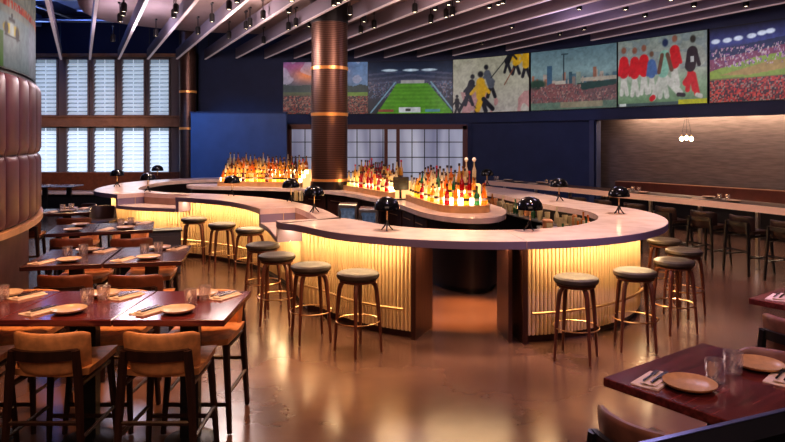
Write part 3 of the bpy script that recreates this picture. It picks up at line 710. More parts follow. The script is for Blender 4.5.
def bottle(x, y, z, shape, kind, capm, where, group):
    key = (shape, kind, capm)
    if key not in me_cache:
        pr = [(a * .86, b) for a, b in shapes[shape]]; top = pr[-1][1]; r = max(a for a, b in pr)
        me_cache[key] = (MB().lathe(pr, 10).mesh('bottle', 'bt_' + kind), MB().lathe([(.017, 0), (.017, .035)], 8, (0, 0, top + .0005)).mesh('cap', capm) if capm != 'cap_globe' else MB().lathe([(.001, 0), (.02, .005), (.034, .035), (.02, .062), (.001, .07)], 10, (0, 0, top)).mesh('cap', capm),
                         MB().lathe([(r + .001, .06), (r + .001, .095)], 10, close=False).mesh('paper_label', 'bl_white' if kind in ('amber', 'green', 'brown', 'red') else 'bl_dark'))
    b, c, l = me_cache[key]
    o = bpy.data.objects.new('liquor_bottle', b); COL.objects.link(o); o.location = (x, y, z); o.rotation_euler.z = random.random() * 6
    sh = {'slim': 'slim', 'squat': 'squat', 'tall': 'tall', 'flask': 'round-bellied'}[shape]; cp = {'cap': 'black cap', 'cap_red': 'red foil cap', 'cap_gold': 'gold cap', 'cap_globe': 'white globe stopper'}[capm]
    tag(o, '%s %s bottle with %s %s' % (sh, kinds[kind][1], cp, where), 'bottle', group)
    for nm, q in (('cap', c), ('paper_label', l)):
        k = bpy.data.objects.new(nm, q); COL.objects.link(k); k.parent = o
def display(name_label, front, depth_dir, rows, where, group, ksel, rise=.1, pitch=.1):
    # front: Path; rows: number of tiers going back
    root = thing('bottle_display', name_label, 'display stand')
    L = front.L; z = 1.001
    for r in range(rows):
        o0, o1 = r * .14, (r + 1) * .14 if r < rows - 1 else (r + 1) * .14 + .04
        h = .1 + r * rise
        A_ = front.line(0, L, o0, .1); B_ = front.line(0, L, o1 + .0, .1)
        MB().band(A_, B_, z, z + h).build('step', 'wood_face' if r == 0 else 'step_lit', root)
        if r: MB().band(front.line(.02, L - .02, o0 - .006, .1), front.line(.02, L - .02, o0 - .002, .1), z + h - rise + .01, z + h - .01).build('light_panel', 'step_glow', root)
        n = int((L - .1) / pitch)
        for i in range(n):
            t = .06 + (i + .5) * (L - .12) / n
            q = front.off(t, o0 + .075)
            if any((q[0] - b_[0]) ** 2 + (q[1] - b_[1]) ** 2 < .0076 and abs(z + h - b_[2]) < .33 for b_ in bspots): continue
            bspots.append((q[0], q[1], z + h)); kd = random.choice(ksel)
            sh = random.choice(['slim', 'squat', 'tall', 'flask']) if r else random.choice(['slim', 'squat', 'flask'])
            bottle(q[0], q[1], z + h + .001, sh, kd, random.choice(['cap', 'cap_gold', 'cap', 'cap_red' if kd in ('red', 'pale', 'gold') else 'cap']), where, group)
    return root
M['wood_face'] = mat('display_oak', (.5, .28, .13), .35, noise=.15, scale=8); M['step_lit'] = mat('display_step', (.6, .36, .16), .4, emit=(1, .6, .24), es=.9)
# right cluster wraps round the nose
fR = Path(catmull([(.22, 10.75), (.36, 10.1), (.6, 9.2), (.78, 8.92), (1.1, 8.86), (1.34, 9.0), (1.38, 9.5)], False, 12), False)
display('stepped oak display packed with bottles on the rounded nose of the bar island', fR, 1, 3, 'on the stepped display at the rounded island nose', 'bottles on the rounded nose display', ['gold', 'clear', 'amber', 'pale', 'gold', 'clear', 'gold', 'green', 'red', 'amber'], .1, .086)
fM = Path(catmull([(-.98, 12.95), (-.62, 12.3), (-.3, 11.6), (-.08, 11.15)], False, 12), False)
display('stepped oak display of bottles between the thick column and the rounded nose', fM, 1, 3, 'on the middle display beside the thick column', 'bottles on the middle display', ['gold', 'amber', 'clear', 'red', 'red', 'pale', 'brown', 'gold'], .09, .086)
fL = Path(np.array([(-3.75, 14.02), (-1.95, 13.6)]), False); fL = Path(catmull([(-3.8, 14.1), (-2.9, 13.96), (-1.95, 13.62)], False, 10), False)
display('stepped oak display crowded with amber bottles before the blue partition', fL, 1, 4, 'on the far display before the blue partition', 'bottles on the far display', ['amber', 'gold', 'pale', 'gold', 'gold', 'clear', 'clear', 'amber', 'brown'], .085, .09)
for px in (467, 475):
    x = at(px, 9.75); bottle(x, 9.85, 1.34, 'tall', 'clear', 'cap_globe', 'above the rounded nose display', 'tall globe-stoppered bottles')
MB().box((at(471, 9.85), 9.85, 1.17), (.28, .16, .337), bev=.01).build('display_pedestal', 'step_lit', label='small raised pedestal carrying two globe-stoppered bottles on the nose display', cat='pedestal', smooth=False)
# till screen seen from behind
ti = thing('till_monitor', 'black till monitor seen from behind between the two bottle displays', 'monitor', (at(401, 10.9), 10.9, 1.001), .35)
MB().box((0, 0, .27), (.28, .03, .22), bev=.01).build('monitor_housing', 'black', ti, smooth=False); MB().tube([(0, .02, .02), (0, .03, .2)], .02, 8).build('stand', 'black', ti); MB().box((0, 0, .008), (.2, .14, .014), bev=.004).build('base', 'black', ti, smooth=False)

# ------------------------------------------------------------------ dome table lamps
def lamp0():
    l = thing('dome_lamp', 'x', 'table lamp')
    MB().lathe([(.112, .2), (.111, .225), (.1, .262), (.075, .295), (.04, .314), (.001, .32)], 24, close=False).build('lamp_shade', 'black_gloss', l)
    MB().lathe([(.108, .201), (.106, .225), (.095, .257), (.07, .288), (.038, .306), (.001, .312)], 24, close=False).build('shade_lining', 'ledge', l)
    MB().tube([(0, 0, .09), (0, 0, .29)], .008, 8).build('stem', 'brass', l)
    for k in range(3):
        a = k * 2 * PI / 3 + .5
        MB().tube([(0, 0, .1), (.02 * math.cos(a), .02 * math.sin(a), .05), (.055 * math.cos(a), .055 * math.sin(a), .006)], [.008, .007, .006], 6).build('foot', 'black', l)
    MB().lathe([(.001, .2), (.018, .21), (.024, .235), (.016, .262), (.001, .27)], 12).build('bulb', 'bulb', l)
    return l
lamps = [(387, 6.8, 'on the counter just beside the gate opening'), (530, 6.78, 'on the counter above the dark gate post'), (619, 8.35, 'on the wide curved end of the counter'), (559, 10.1, 'on the far side of the counter behind the sunken glassware'),
         (487, 13.3, 'peeking out beside the bottle display nose'), (314, 8.5, 'on the counter below the thick column'), (291, 9.95, 'beside two small glass vases on the counter'), (232, 11.0, 'in front of the far amber bottle display'),
         (148, 11.85, 'behind the wide low shelf of the counter'), (117, 13.2, 'on the far rounded end of the bar near the shutters'), (157.5, 15.35, 'on the far side of the bar against the last shutter')]
l0 = lamp0()
for i, (px, Y, s_) in enumerate(lamps):
    lab = 'black dome table lamp ' + s_
    loc = (at(px, Y), Y, CT + .001)
    if i == 0: l0.scale = (1.2, 1.2, 1.12); l0.location = loc; l0['label'] = lab; l0['group'] = 'black dome lamps on the bar'
    else: dup(l0, loc, .4 * i, lab, 'black dome lamps on the bar')
# two glass vases by a lamp
for px, s_ in ((296, 'frosted amber'), (301, 'clear')):
    Y = 10.15; MB().lathe([(.001, 0), (.03, 0), (.035, .02), (.03, .12), (.036, .16)], 12).build('glass_vase', 'bt_pale' if px == 296 else 'bt_clear', loc=(at(px, Y), Y, CT + .001), label='%s glass vase standing beside the dome lamp on the counter' % s_, cat='vase')

# ------------------------------------------------------------------ sunken work stations inside the ring
def station(x, y, rz, lab, racks=True):
    s_ = thing('bar_station', lab, 'work station', (x, y, 0), rz)
    MB().box((0, 0, .42), (.9, .36, .82), bev=.01).build('cabinet', 'steel', s_, smooth=False)
    MB().box((0, 0, .845), (.94, .4, .02), bev=.005).build('worktop', 'steel', s_, smooth=False)
    return s_
k = 0
for (x, y, rz, lb) in ((2.05, 8.2, PI / 2 - .15, 'steel bar station inside the curved end of the bar'),):
    station(x, y, rz, lb)
    for r in range(3):
        for c in range(2):
            px_, py_ = -.3 + .3 * r, -.09 + .18 * c
            X = x + px_ * math.cos(rz) - py_ * math.sin(rz); Y = y + px_ * math.sin(rz) + py_ * math.cos(rz)
            kind = (k * 5 + r * 2 + c) % 4
            if kind == 3:
                b = MB().box((0, 0, .07), (.16, .12, .14), bev=.01).build('storage_bin', 'tan', smooth=False, loc=(X, Y, .856), rz=rz, label='small brown storage bin on the %s' % lb, cat='bin', group='brown bins in the bar well')
            else:
                b = MB().lathe([(.001, 0), (.03, 0), (.034, .01), (.04, .13), (.037, .13), (.03, .012), (.001, .01)], 12).build('drinking_glass', 'bt_clear', loc=(X, Y, .856), label='clear drinking glass standing on the %s' % lb, cat='glass', group='glasses in the bar well')
    k += 1

a_, b_ = t_g1 + .5, R_.near((2.4, 12.2)); b_ = b_ if b_ > a_ else b_ + R_.L
for i, t in enumerate(np.arange(a_, b_, .18)):
    q = R_.off(t, .9)
    if i % 7 == 5: MB().box((0, 0, .09), (.06, .06, .16), bev=.01).build('storage_bin', 'tan', smooth=False, loc=(q[0], q[1], .822), rz=t, label='brown caddy box standing in the steel rail inside the bar', cat='bin', group='brown caddies in the bar well')
    elif i % 3 == 1: MB().lathe([(.001, 0), (.034, 0), (.036, .01), (.036, .12), (.014, .17), (.013, .24)], 10).build('service_bottle', random.choice(['bt_green', 'bt_amber', 'bt_clear']), loc=(q[0], q[1], .822), label='service bottle standing in the steel rail inside the bar', cat='bottle', group='service bottles in the bar well')
    else: MB().lathe([(.001, 0), (.03, 0), (.034, .01), (.042, .14), (.038, .14), (.03, .012), (.001, .01)], 12).build('drinking_glass', 'bt_clear', loc=(q[0], q[1], .822), label='clear drinking glass standing in the steel rail inside the bar', cat='glass', group='glasses in the bar well rail')

# ================================================================== STOOLS
def stool0():
    s_ = thing('bar_stool', 'x', 'bar stool')
    MB().lathe([(.001, .69), (.16, .69), (.19, .7), (.203, .72), (.199, .745), (.175, .758), (.1, .748), (.001, .744)], 28).build('seat', 'olive_leather', s_)
    MB().lathe([(.001, .665), (.16, .665), (.175, .672), (.175, .689), (.001, .689)], 24).build('seat_base', 'wood_stool', s_)
    for k in range(4):
        a = PI / 4 + k * PI / 2; c, d = math.cos(a), math.sin(a)
        pts = [(.09, .672), (.135, .665), (.163, .635), (.175, .59), (.195, .4), (.222, 0.0)]
        MB().tube([(r * c, r * d, z + (.008 if z == 0 else 0)) for r, z in pts], [.017, .022, .023, .021, .018, .012], 8).build('leg', 'wood_stool', s_)
    MB().tube([(.206 * math.cos(2 * PI * i / 28), .206 * math.sin(2 * PI * i / 28), .3) for i in range(28)], .0065, 6, closed=True).build('foot_ring', 'brass', s_)
    return s_
st = [(194, 218, 'beside the wide low shelf of the bar, farthest along the row'), (222, 223.5, 'second from the wide low shelf of the bar'), (250, 228.5, 'third from the wide low shelf of the bar'), (263, 244, 'half hidden behind another stool at the small low shelf'),
      (277, 254.5, 'overlapping the stool behind it near the small low shelf'), (311, 265, 'second from the gate on the thick column side'), (358, 272.5, 'closest to the gate on the side of the thick column'), (576, 277, 'closest to the dark gate post on the rounded end side'),
      (635, 270.5, 'second from the dark gate post at the rounded end'), (674, 260, 'tallest in view of the three grouped beyond the rounded end'), (684, 249.5, 'in the middle of the three grouped beyond the rounded end'), (664, 239.5, 'tucked partly behind the curved counter end, deepest of three')]
s0 = stool0()
for i, (px, py, s_) in enumerate(st):
    x, y = on(px, py, .75)
    # keep the stool clear of the fluted front
    t = R_.near((x, y)); dd = (np.array((x, y)) - R_.p(t)) @ R_.n(t)
    if dd > -.005: q = R_.off(t, -.005); x, y = q
    lab = 'round bar stool ' + s_
    if i == 0: s0.location = (x, y, 0); s0['label'] = lab; s0['group'] = 'round bar stools around the bar'; s0.rotation_euler.z = .2
    else: dup(s0, (x, y, 0), .2 + .35 * i, lab, 'round bar stools around the bar')

# ================================================================== COUNTER CHAIRS
def chair0(name, seatm, backm, framem, railm=None):
    c = thing(name, 'x', 'chair')
    # seat: scooped pad, front at +y
    n = 10; P = []; Q = []
    for i in range(n + 1):
        u = -1 + 2 * i / n; r1 = []; r2 = []
        for j in range(n + 1):
            v = -1 + 2 * j / n; k = (1 - .09 * v * v) ; x = .235 * u * (1 - .1 * (1 + v) / 2 * 0) * (1 - .06 * max(0, v)); y = .01 + .225 * v * (1 - .05 * u * u)
            e = max(abs(u) ** 8, abs(v) ** 8)
            r1.append((x, y, .655 + .022 * u * u - .02 * e)); r2.append((x * .96, y * .96, .60 + .012 * u * u))
        P.append(r1); Q.append(r2)
    MB().shell(P, Q).build('seat', seatm, c)
    # backrest: curved pad
    P = []; Q = []
    for i in range(17):
        u = -1 + 2 * i / 16; a = u * 1.0; r1 = []; r2 = []
        for j in range(10):
            v = [0, .03, .1, .25, .45, .65, .82, .92, .98, 1][j]; z = .625 + .25 * v - .02 * (abs(u) ** 8) * (1 if v > .5 else -1) * abs(2 * v - 1)
            rr = .24 + .012 * v; x = rr * math.sin(a) * 1.02; y = -.02 - rr * math.cos(a) * .9 - .03 * v
            tk = .012 + .016 * math.sqrt(max(0, 1 - (2 * v - 1) ** 4)) * (1 - abs(u) ** 8 * .5)
            nx, ny = math.sin(a), -math.cos(a)
            r1.append((x + nx * tk, y + ny * tk, z)); r2.append((x - nx * tk * .6, y - ny * tk * .6, z))
        P.append(r1); Q.append(r2)
    MB().shell(P, Q).build('backrest', backm, c)
    # rail wraps behind the back
    pts = []
    for i in range(13):
        u = -1 + 2 * i / 12; a = u * .66; pts.append((.283 * math.sin(a) * 1.05, -.045 - .283 * math.cos(a) * .9))
    A_ = pts; B_ = [(p[0] * 1.08, (p[1] + .04) * 1.1 - .04) for p in pts]
    MB().band(A_, B_, .725, .785).build('back_rail', framem, c)
    for sx in (-1, 1):
        MB().tube([(sx * .183, -.272, .78), (sx * .2, -.272, .6), (sx * .232, -.29, .008)], [.026, .028, .019], 6).build('leg', framem, c)
        MB().tube([(sx * .19, .17, .6), (sx * .225, .21, .008)], [.026, .018], 6).build('leg', framem, c)
        MB().tube([(sx * .222, -.279, .27), (sx * .212, .192, .27)], .013, 6).build('stretcher', framem, c)
        MB().tube([(sx * .2, -.262, .575), (sx * .19, .17, .575)], .018, 6).build('seat_rail', framem, c)
    MB().tube([(-.212, .2, .2), (.212, .2, .2)], .015, 6).build('footrest', framem, c)
    MB().tube([(-.222, -.281, .36), (.222, -.281, .36)], .014, 6).build('stretcher', framem, c)
    return c
def place(proto, used, x, y, rz, lab, group):
    if not used: proto.location = (x, y, 0); proto.rotation_euler.z = rz; proto['label'] = lab; proto['group'] = group; used.append(1)
    else: dup(proto, (x, y, 0), rz, lab, group)
cA = chair0('counter_chair', 'tan', 'tan', 'wood_dark'); uA = []
cB = chair0('counter_chair', 'tan', 'darktan', 'wood_dark'); uB = []
cD = chair0('counter_chair', 'black_leather', 'black_leather', 'black'); uD = []
cC = chair0('counter_chair', 'darktan', 'mauve_leather', 'black'); uC = []
YB = -.29    # backrest offset from chair origin
def chair_near(px, ytop, rz=0, off=.3):      # place so that the backrest top sits at pixel
    Y = (CZ - .88) * F / (ytop - HY); x = at(px, Y); return x, Y + off
# ================================================================== TABLES + SETTINGS
TZ = .92
def table(x, y, w_, d_, rz, lab, group=None, z=TZ, m='mahogany'):
    t = thing('dining_table', lab, 'table', (x, y, 0), rz, group)
    MB().box((0, 0, z - .02), (w_, d_, .04), bev=.004).build('tabletop', m, t, smooth=False)
    MB().box((0, 0, z - .05), (w_ * .7, d_ * .7, .018)).build('mounting_plate', 'black', t, smooth=False)
    MB().box((0, .06, (z - .05) / 2 + .005), (.12, .07, z - .07)).build('pedestal', 'black', t, smooth=False)
    MB().lathe([(.001, .001), (.17, .001), (.17, .012), (.06, .03), (.001, .03)], 24, (0, .06, 0)).build('base', 'black', t)
    return t
plate_me = {}
def plate(x, y, z, r, lab, m='plate', group=None):
    k = (round(r, 3), m)
    if k not in plate_me:
        a = MB().lathe([(.001, .012), (r * .6, .012), (r * .92, .022), (r, .028), (r * .985, .022), (r * .9, .014), (r * .6, .004)], 32, close=False).mesh('plate', m)
        b = MB().lathe([(.001, 0), (r * .58, 0), (r * .58, .006), (r * .9, .0135), (r * .6, .0035)], 32, close=False).mesh('plate_foot', 'plate_foot')
        plate_me[k] = (a, b)
    a, b = plate_me[k]
    o = bpy.data.objects.new('dinner_plate', a); COL.objects.link(o); o.location = (x, y, z + .001); tag(o, lab, 'plate', group)
    c = bpy.data.objects.new('plate_underside', b); COL.objects.link(c); c.parent = o
def tumbler_glass():
    m = glow_glass('cut_glass', (.985, .96, .96), clear=.9); m.node_tree.nodes['Mix Shader.001'].inputs[0].default_value = .3; m.node_tree.nodes['Glossy BSDF'].inputs['Roughness'].default_value = .12; return m
glass_me = MB().lathe([(.001, .001), (.034, .001), (.037, .01), (.04, .03), (.041, .05), (.042, .07), (.0435, .1), (.041, .1), (.038, .06), (.034, .014), (.001, .012)], 24, close=False, mod=lambda i, j: 1 + (.035 if (i + j) % 2 == 0 and 1 < j < 6 else 0)).mesh('tumbler', tumbler_glass(), False)
def tumbler(x, y, z, lab, group=None):
    o = bpy.data.objects.new('glass_tumbler', glass_me); COL.objects.link(o); o.location = (x, y, z + .001); tag(o, lab, 'glass', group)
def mk_nap():
    P = []; Q = []
    for i in range(9):
        u = -1 + i / 4; r1 = []; r2 = []
        for j in range(7):
            v = -1 + j / 3; z = .011 + .003 * math.sin(3 * u + v) - .006 * max(abs(u), abs(v)) ** 6
            r1.append((.06 * u, .11 * v, z)); r2.append((.061 * u, .111 * v, 0))
        P.append(r1); Q.append(r2)
    a = MB().shell(P, Q)
    b = MB().box((.012, .0, .0145), (.07, .2, .004), bev=.0015)
    a.add(b.v, b.f); return a.mesh('napkin', 'linen')
nap_me = mk_nap()
kn = MB().box((0, -.045, 0), (.014, .085, .007), bev=.003).box((.001, .045, 0), (.017, .1, .003), bev=.001).mesh('knife', 'cutlery')
fk = MB().box((0, -.04, 0), (.009, .1, .005), bev=.002).box((0, .03, 0), (.02, .03, .003), bev=.001)
for q in (-.0075, -.0025, .0025, .0075): fk.box((q, .06, 0), (.0025, .034, .003))
fk = fk.mesh('fork', 'cutlery')
def lay(x, y, z, rz, where, cut=True, group=None):
    o = bpy.data.objects.new('linen_napkin', nap_me); COL.objects.link(o); o.location = (x, y, z + .001); o.rotation_euler.z = rz; tag(o, 'folded linen napkin ' + where, 'napkin', group)
    if not cut: return
    for nm, me, dx in (('table_knife', kn, .022), ('dinner_fork', fk, -.012)):
        k = bpy.data.objects.new(nm, me); COL.objects.link(k); k.location = (x + dx * math.cos(rz), y + dx * math.sin(rz), z + .0235 + .001); k.rotation_euler.z = rz
        tag(k, 'dark %s on the napkin %s' % (nm.split('_')[1], where), nm.split('_')[1], group)
sb = thing('service_cabinet', 'low dark grey cabinet standing before the wide low bar shelf', 'cabinet', (-3.42, 9.75, 0), .35)
MB().box((0, 0, .33), (.46, .3, .62), bev=.01).build('body', 'charcoal', sb, smooth=False); MB().box((0, 0, .652), (.5, .34, .022), bev=.004).build('top', 'black', sb, smooth=False)
MB().box((0, -.157, .33), (.4, .012, .5), bev=.003).build('door', 'charcoal', sb, smooth=False)
# --- foreground left tables: three two-tops side by side
y0, y1 = 3.9, 4.65; yc = (y0 + y1) / 2
nm = ['at the free end of the foreground group', 'second from the free end of the foreground group', 'third from the free end, cut by the frame edge']
for i, xc in enumerate((-1.345, -2.025, -2.705)):
    table(xc, yc, .672, y1 - y0, 0, 'dark red mahogany two-seat table ' + nm[i], 'foreground mahogany tables')
    w_ = ['the free-end table', 'the second foreground table', 'the frame-cut foreground table'][i]
    plate(xc - .0, y0 + .17, TZ, .105, 'round stoneware plate on the near side of ' + w_)
    plate(xc + .03, y1 - .15, TZ, .105, 'round stoneware plate on the far side of ' + w_)
    lay(xc - .185, y0 + .19, TZ, -.45, 'on the near side of ' + w_)
    lay(xc + .19, y1 - .17, TZ, -.45, 'on the far side of ' + w_)
    tumbler(xc + .02, yc - .005, TZ, 'cut glass tumbler nearer the camera on ' + w_); tumbler(xc + .08, yc + .1, TZ, 'cut glass tumbler farther from the camera on ' + w_)
for px, xt in ((156, 'back to camera, nearer the free table end'), (44, 'fully visible back closest to the frame edge')):
    x, y = chair_near(px, 333, off=.27); place(cA, uA, x, y, 0, 'tan leather counter chair at the foreground tables, ' + xt, 'tan counter chairs at the foreground tables')
place(cA, uA, -2.68, y, 0, 'tan leather counter chair cut off by the frame edge at the foreground tables', 'tan counter chairs at the foreground tables')
for i, xc in enumerate((-1.33, -2.0, -2.66)):
    place(cA, uA, xc, 4.62, PI, 'tan chair facing the camera across the foreground tables, %s' % ['at the free end', 'seen between two near backs', 'by the padded wall'][i], 'tan counter chairs at the foreground tables')
def row(tag_, centres, rz, wd_, dp, group, names):
    for i, (xc, yy) in enumerate(centres):
        c, d = math.cos(rz), math.sin(rz)
        L_ = lambda a, b: (xc + a * c - b * d, yy + a * d + b * c)
        table(xc, yy, wd_[i], dp, rz, 'dark two-seat table in the %s row, %s' % (tag_, names[i]), group, m='walnut_top')
        w_ = 'the %s table, %s row' % (names[i].split(' ', 1)[0] if False else ('aisle-side', 'wall-side')[i], tag_)
        x, y = L_(.02, -dp / 2 + .17); plate(x, y, TZ, .105, 'plate on the near side of ' + w_)
        x, y = L_(.04, dp / 2 - .17); plate(x, y, TZ, .105, 'plate on the far side of ' + w_)
        k = wd_[i] / .66
        if k < .9: continue
        x, y = L_(-.2 * k, -dp / 2 + .18); lay(x, y, TZ, rz - .4, 'on the near side of ' + w_, tag_ == 'second')
        x, y = L_(.21 * k, dp / 2 - .18); lay(x, y, TZ, rz - .4, 'on the far side of ' + w_, tag_ == 'second')
        x, y = L_(-.05, -.05); tumbler(x, y, TZ, 'glass tumbler nearer the camera on ' + w_)
        x, y = L_(.06, .05); tumbler(x, y, TZ, 'glass tumbler farther from the camera on ' + w_)
ns = ['at the aisle end', 'beside the padded wall']; n3 = ['aisle-end table', 'wall-side table']
row('second', ((-2.29, 6.165), (-2.945, 6.03)), .2, (.655, .655), .88, 'second row tables', ns)
for i, px in enumerate((130, 58)):
    x, y = chair_near(px, 275, off=.27); place(cB, uB, x, y, .05, 'brown-backed chair on the near side of the second row, ' + n3[i], 'counter chairs at the second row')
    place(cA, uA, (-2.46, -3.08)[i], (6.62, 6.5)[i], PI + .2, 'tan chair facing the camera behind the second row, ' + n3[i], 'counter chairs at the second row')
row('third', ((-3.34, 8.13), (-3.89, 7.94)), .33, (.66, .5), .84, 'third row tables', ns)
for i, px in enumerate((129, 69)):
    x, y = chair_near(px, 236.5, off=.14); place(cB, uB, x, y, .25, 'brown-backed chair on the near side of the third row, ' + n3[i], 'counter chairs at the third row')
    place(cA, uA, (-3.5, -4.1)[i], (8.68, 8.5)[i], PI + .33, 'tan chair behind the third row, ' + n3[i], 'counter chairs at the third row')
row('fourth', ((-4.99, 9.96), (-5.61, 9.71)), .4, (.66, .66), .74, 'fourth row tables', ns)
for i, px in enumerate((76, 32)):
    x, y = chair_near(px, 215.5 + i, off=-.16 * i); place(cB, uB, x, y, .3, 'brown-backed chair on the near side of the fourth row, ' + n3[i], 'counter chairs at the fourth row')
# black chairs by the bar's far end
for i, (px, Y, rz) in enumerate(((78, 11.3, 2.5), (99, 10.95, 3.3))):
    x = at(px, Y); place(cD, uD, x, Y, rz, 'black-framed chair %s before the far rounded end of the bar' % ['turned sideways', 'with its back to the bar'][i], 'black chairs near the shutters')
# window banquette and its tables
bq = thing('window_banquette', 'long brown upholstered banquette below the shuttered windows', 'banquette', (-9.0, 19.3, 0))
MB().box((0, .4, .75), (5.2, .16, .56), bev=.03).build('backrest', 'darktan', bq); MB().box((0, .05, .43), (5.2, .6, .1), bev=.03).build('seat', mat('pale_seat', (.6, .45, .4), .4), bq); MB().box((0, .1, .19), (5.1, .5, .375)).build('plinth', 'black', bq, smooth=False)
for i, px in enumerate((44, 68)):
    Y = 17.9; x = at(px, Y)
    table(x, Y, .6, .6, 0, 'small pale-topped pedestal table at the window banquette, %s' % ['beside the padded wall', 'closer to the bar'][i], 'window banquette tables', .76, mat('pale_top', (.42, .42, .5), .15))
    lay(x + .1, Y, .76, .3, 'on the %s window table' % ['wall-side', 'bar-side'][i], False)

# --- foreground right: rotated tables
U = np.array([.806, .591]); V = np.array([.594, -.804]); rzT = math.atan2(U[1], U[0])
def tp(c0, u, v): q = c0 + U * u + V * v; return q
cAo = np.array([.955, 2.955]); cCo = np.array([2.43, 4.44])
W2, L2 = .86, 1.7
q = tp(cAo, W2 / 2, L2 / 2); table(q[0], q[1], W2, L2, rzT, 'large glossy mahogany table in the lower corner opposite the bar gate, seen at an angle')
q = tp(cCo, W2 / 2, .85); table(q[0], q[1], W2, 1.7, rzT, 'mahogany table cut by the frame edge behind the large angled table', None)
q = tp(cAo, .2, .30); plate(q[0], q[1], TZ, .112, 'amber plate on the near side of the large angled table', 'plate_amber')
q = tp(cAo, .70, .36); plate(q[0], q[1], TZ, .112, 'amber plate on the far side of the large angled table', 'plate_amber')
q = np.array(on(715, 382, TZ)); tumbler(q[0], q[1], TZ, 'cut glass tumbler beside the near amber plate on the angled table'); q = np.array(on(733, 373, TZ)); tumbler(q[0], q[1], TZ, 'cut glass tumbler in front of the far amber plate on the angled table')
q = np.array(on(654, 381, TZ)); lay(q[0], q[1], TZ, -.75, 'beside the near amber plate'); q = np.array(on(784, 379, TZ)); lay(q[0], q[1], TZ, -.75, 'beside the far amber plate')
q = np.array(on(779, 298, TZ)); lay(q[0], q[1], TZ, -.75, 'on the frame-cut table behind')
q = tp(cAo, .09, .34) + np.array([-.06, 0]); place(cC, uC, q[0], q[1], rzT - PI / 2, 'mauve leather chair with its curved back edge lit, in the lower foreground', 'mauve chairs at the angled tables')
q = tp(cAo, .93, .3); place(cC, uC, q[0], q[1], rzT + PI / 2, 'brown-mauve chair on the far side of the large angled table', 'mauve chairs at the angled tables')
q = tp(cCo, .09, .36); place(cC, uC, q[0], q[1], rzT - PI / 2, 'mauve leather chair cut by the frame edge at the table behind', 'mauve chairs at the angled tables')
# low partition rail in the lower corner
rl = thing('partition_rail', 'low black partition with a blue-lit sloping top rail in the lower corner', 'partition', (0, 0, 0))
a_, b_ = np.array(on(640, 446, 1.0)), np.array(on(800, 408, 1.0)); a_ = a_ - (b_ - a_) * .2; b_ = b_ + (b_ - a_) * .3
dn = (b_ - a_) / np.linalg.norm(b_ - a_); nn = np.array([dn[1], -dn[0]])
MB().band([a_, b_], [a_ + nn * .12, b_ + nn * .12], .965, 1.0).build('top_rail', mat('blue_black_rail', (.004, .004, .006), .8, spec=.1), rl, smooth=False)
MB().band([a_, b_], [a_ - nn * .02, b_ - nn * .02], .97, 1.003).build('rail_highlight', mat('rail_highlight', (.14, .17, .4), .3, metal=.6), rl, smooth=False)  # blue strip paints the highlight along the rail
MB().band([a_ + nn * .03, b_ + nn * .03], [a_ + nn * .09, b_ + nn * .09], .001, .964).build('panel', 'black', rl, smooth=False)

# ================================================================== COMMUNAL TABLE + BOOTH (right)
ct = Path(catmull([(2.3, 16.0), (3.4, 14.2), (4.57, 12.0), (5.3, 10.5), (5.8, 9.3), (6.15, 8.0), (6.4, 6.6)], False), False)
cm = thing('communal_table', 'very long curved communal counter table with pale lit edge before the bronze niche wall', 'table')
MB().band(ct.line(0, ct.L, 0, .15), ct.line(0, ct.L, .62, .15), .93, 1.0).build('tabletop', 'wood_dark', cm)
MB().band(ct.line(0, ct.L, 0, .15), ct.line(0, ct.L, .025, .15), .88, 1.003).build('pale_edge', 'slab_pale', cm) if False else MB().band(ct.line(0, ct.L, -.03, .15), ct.line(0, ct.L, -.001, .15), .9, 1.003).build('front_edge', 'slab_pale', cm)
for t in np.arange(.5, ct.L - .2, 1.05):
    q = ct.off(t, .16)
    MB().box((q[0], q[1], .46), (.05, .05, .93), math.atan2(ct.n(t)[1], ct.n(t)[0])).build('leg', 'steel', cm, smooth=False)
bt0 = t595 + 1.45
bo = thing('booth_bench', 'long curved booth bench with oxblood back and tan seats along the bronze niche wall', 'booth')
bl = lambda o: RB.line(bt0, RB.L - 1.2, o, .2)
MB().band(bl(.72), bl(.86), .5, .94).build('backrest', 'booth', bo); MB().band(bl(.15), bl(.71), .58, .68).build('seat', 'tan', bo); MB().band(bl(.25), bl(.84), .001, .579).build('plinth', 'black', bo)
MB().band(bl(.7), bl(.88), .941, .955).build('top_trim', 'cornice', bo)
for i, (px, py) in enumerate(((511, 178.5), (581, 183), (655, 191), (728, 200))):
    Yq = (CZ - 1.0) * F / (py - HY); t = ct.near((at(px, Yq), Yq))
    w_ = ['farthest place setting', 'second farthest place setting', 'third place setting from the frame edge side' if False else 'place setting beyond the bar curve', 'place setting nearest the frame edge'][i] + ', communal table'
    for s_, du in (('nearer', -.07), ('farther', .08)):
        q = ct.off(t + du, .3); tumbler(q[0], q[1], 1.003, 'glass tumbler standing %s at the %s' % (s_, w_))
    t = min(max(t, .7), ct.L - 1.0); q = ct.off(t + .3, .15); plate(q[0], q[1], 1.003, .11, 'pale plate at the ' + w_, 'plate')
    q = ct.off(t - .4, .45); plate(q[0], q[1], 1.003, .11, 'pale plate on the booth side at the ' + w_, 'plate')
    q = ct.off(t - .35, .14); lay(q[0], q[1], 1.003, .8, 'at the ' + w_, False)
for i in range(13):
    t = ct.L - .5 - .72 * i
    for h_, dt in (('nearer', .0), ):
        q = ct.off(t + dt, -.2); n_ = ct.n(t)
        place(cD, uD, q[0], q[1], math.atan2(n_[1], n_[0]) - PI / 2 + (.1 if i % 2 else -.08), 'dark counter chair drawn up to the communal table, %s from the camera end' % ords[i], 'chairs along the communal table')

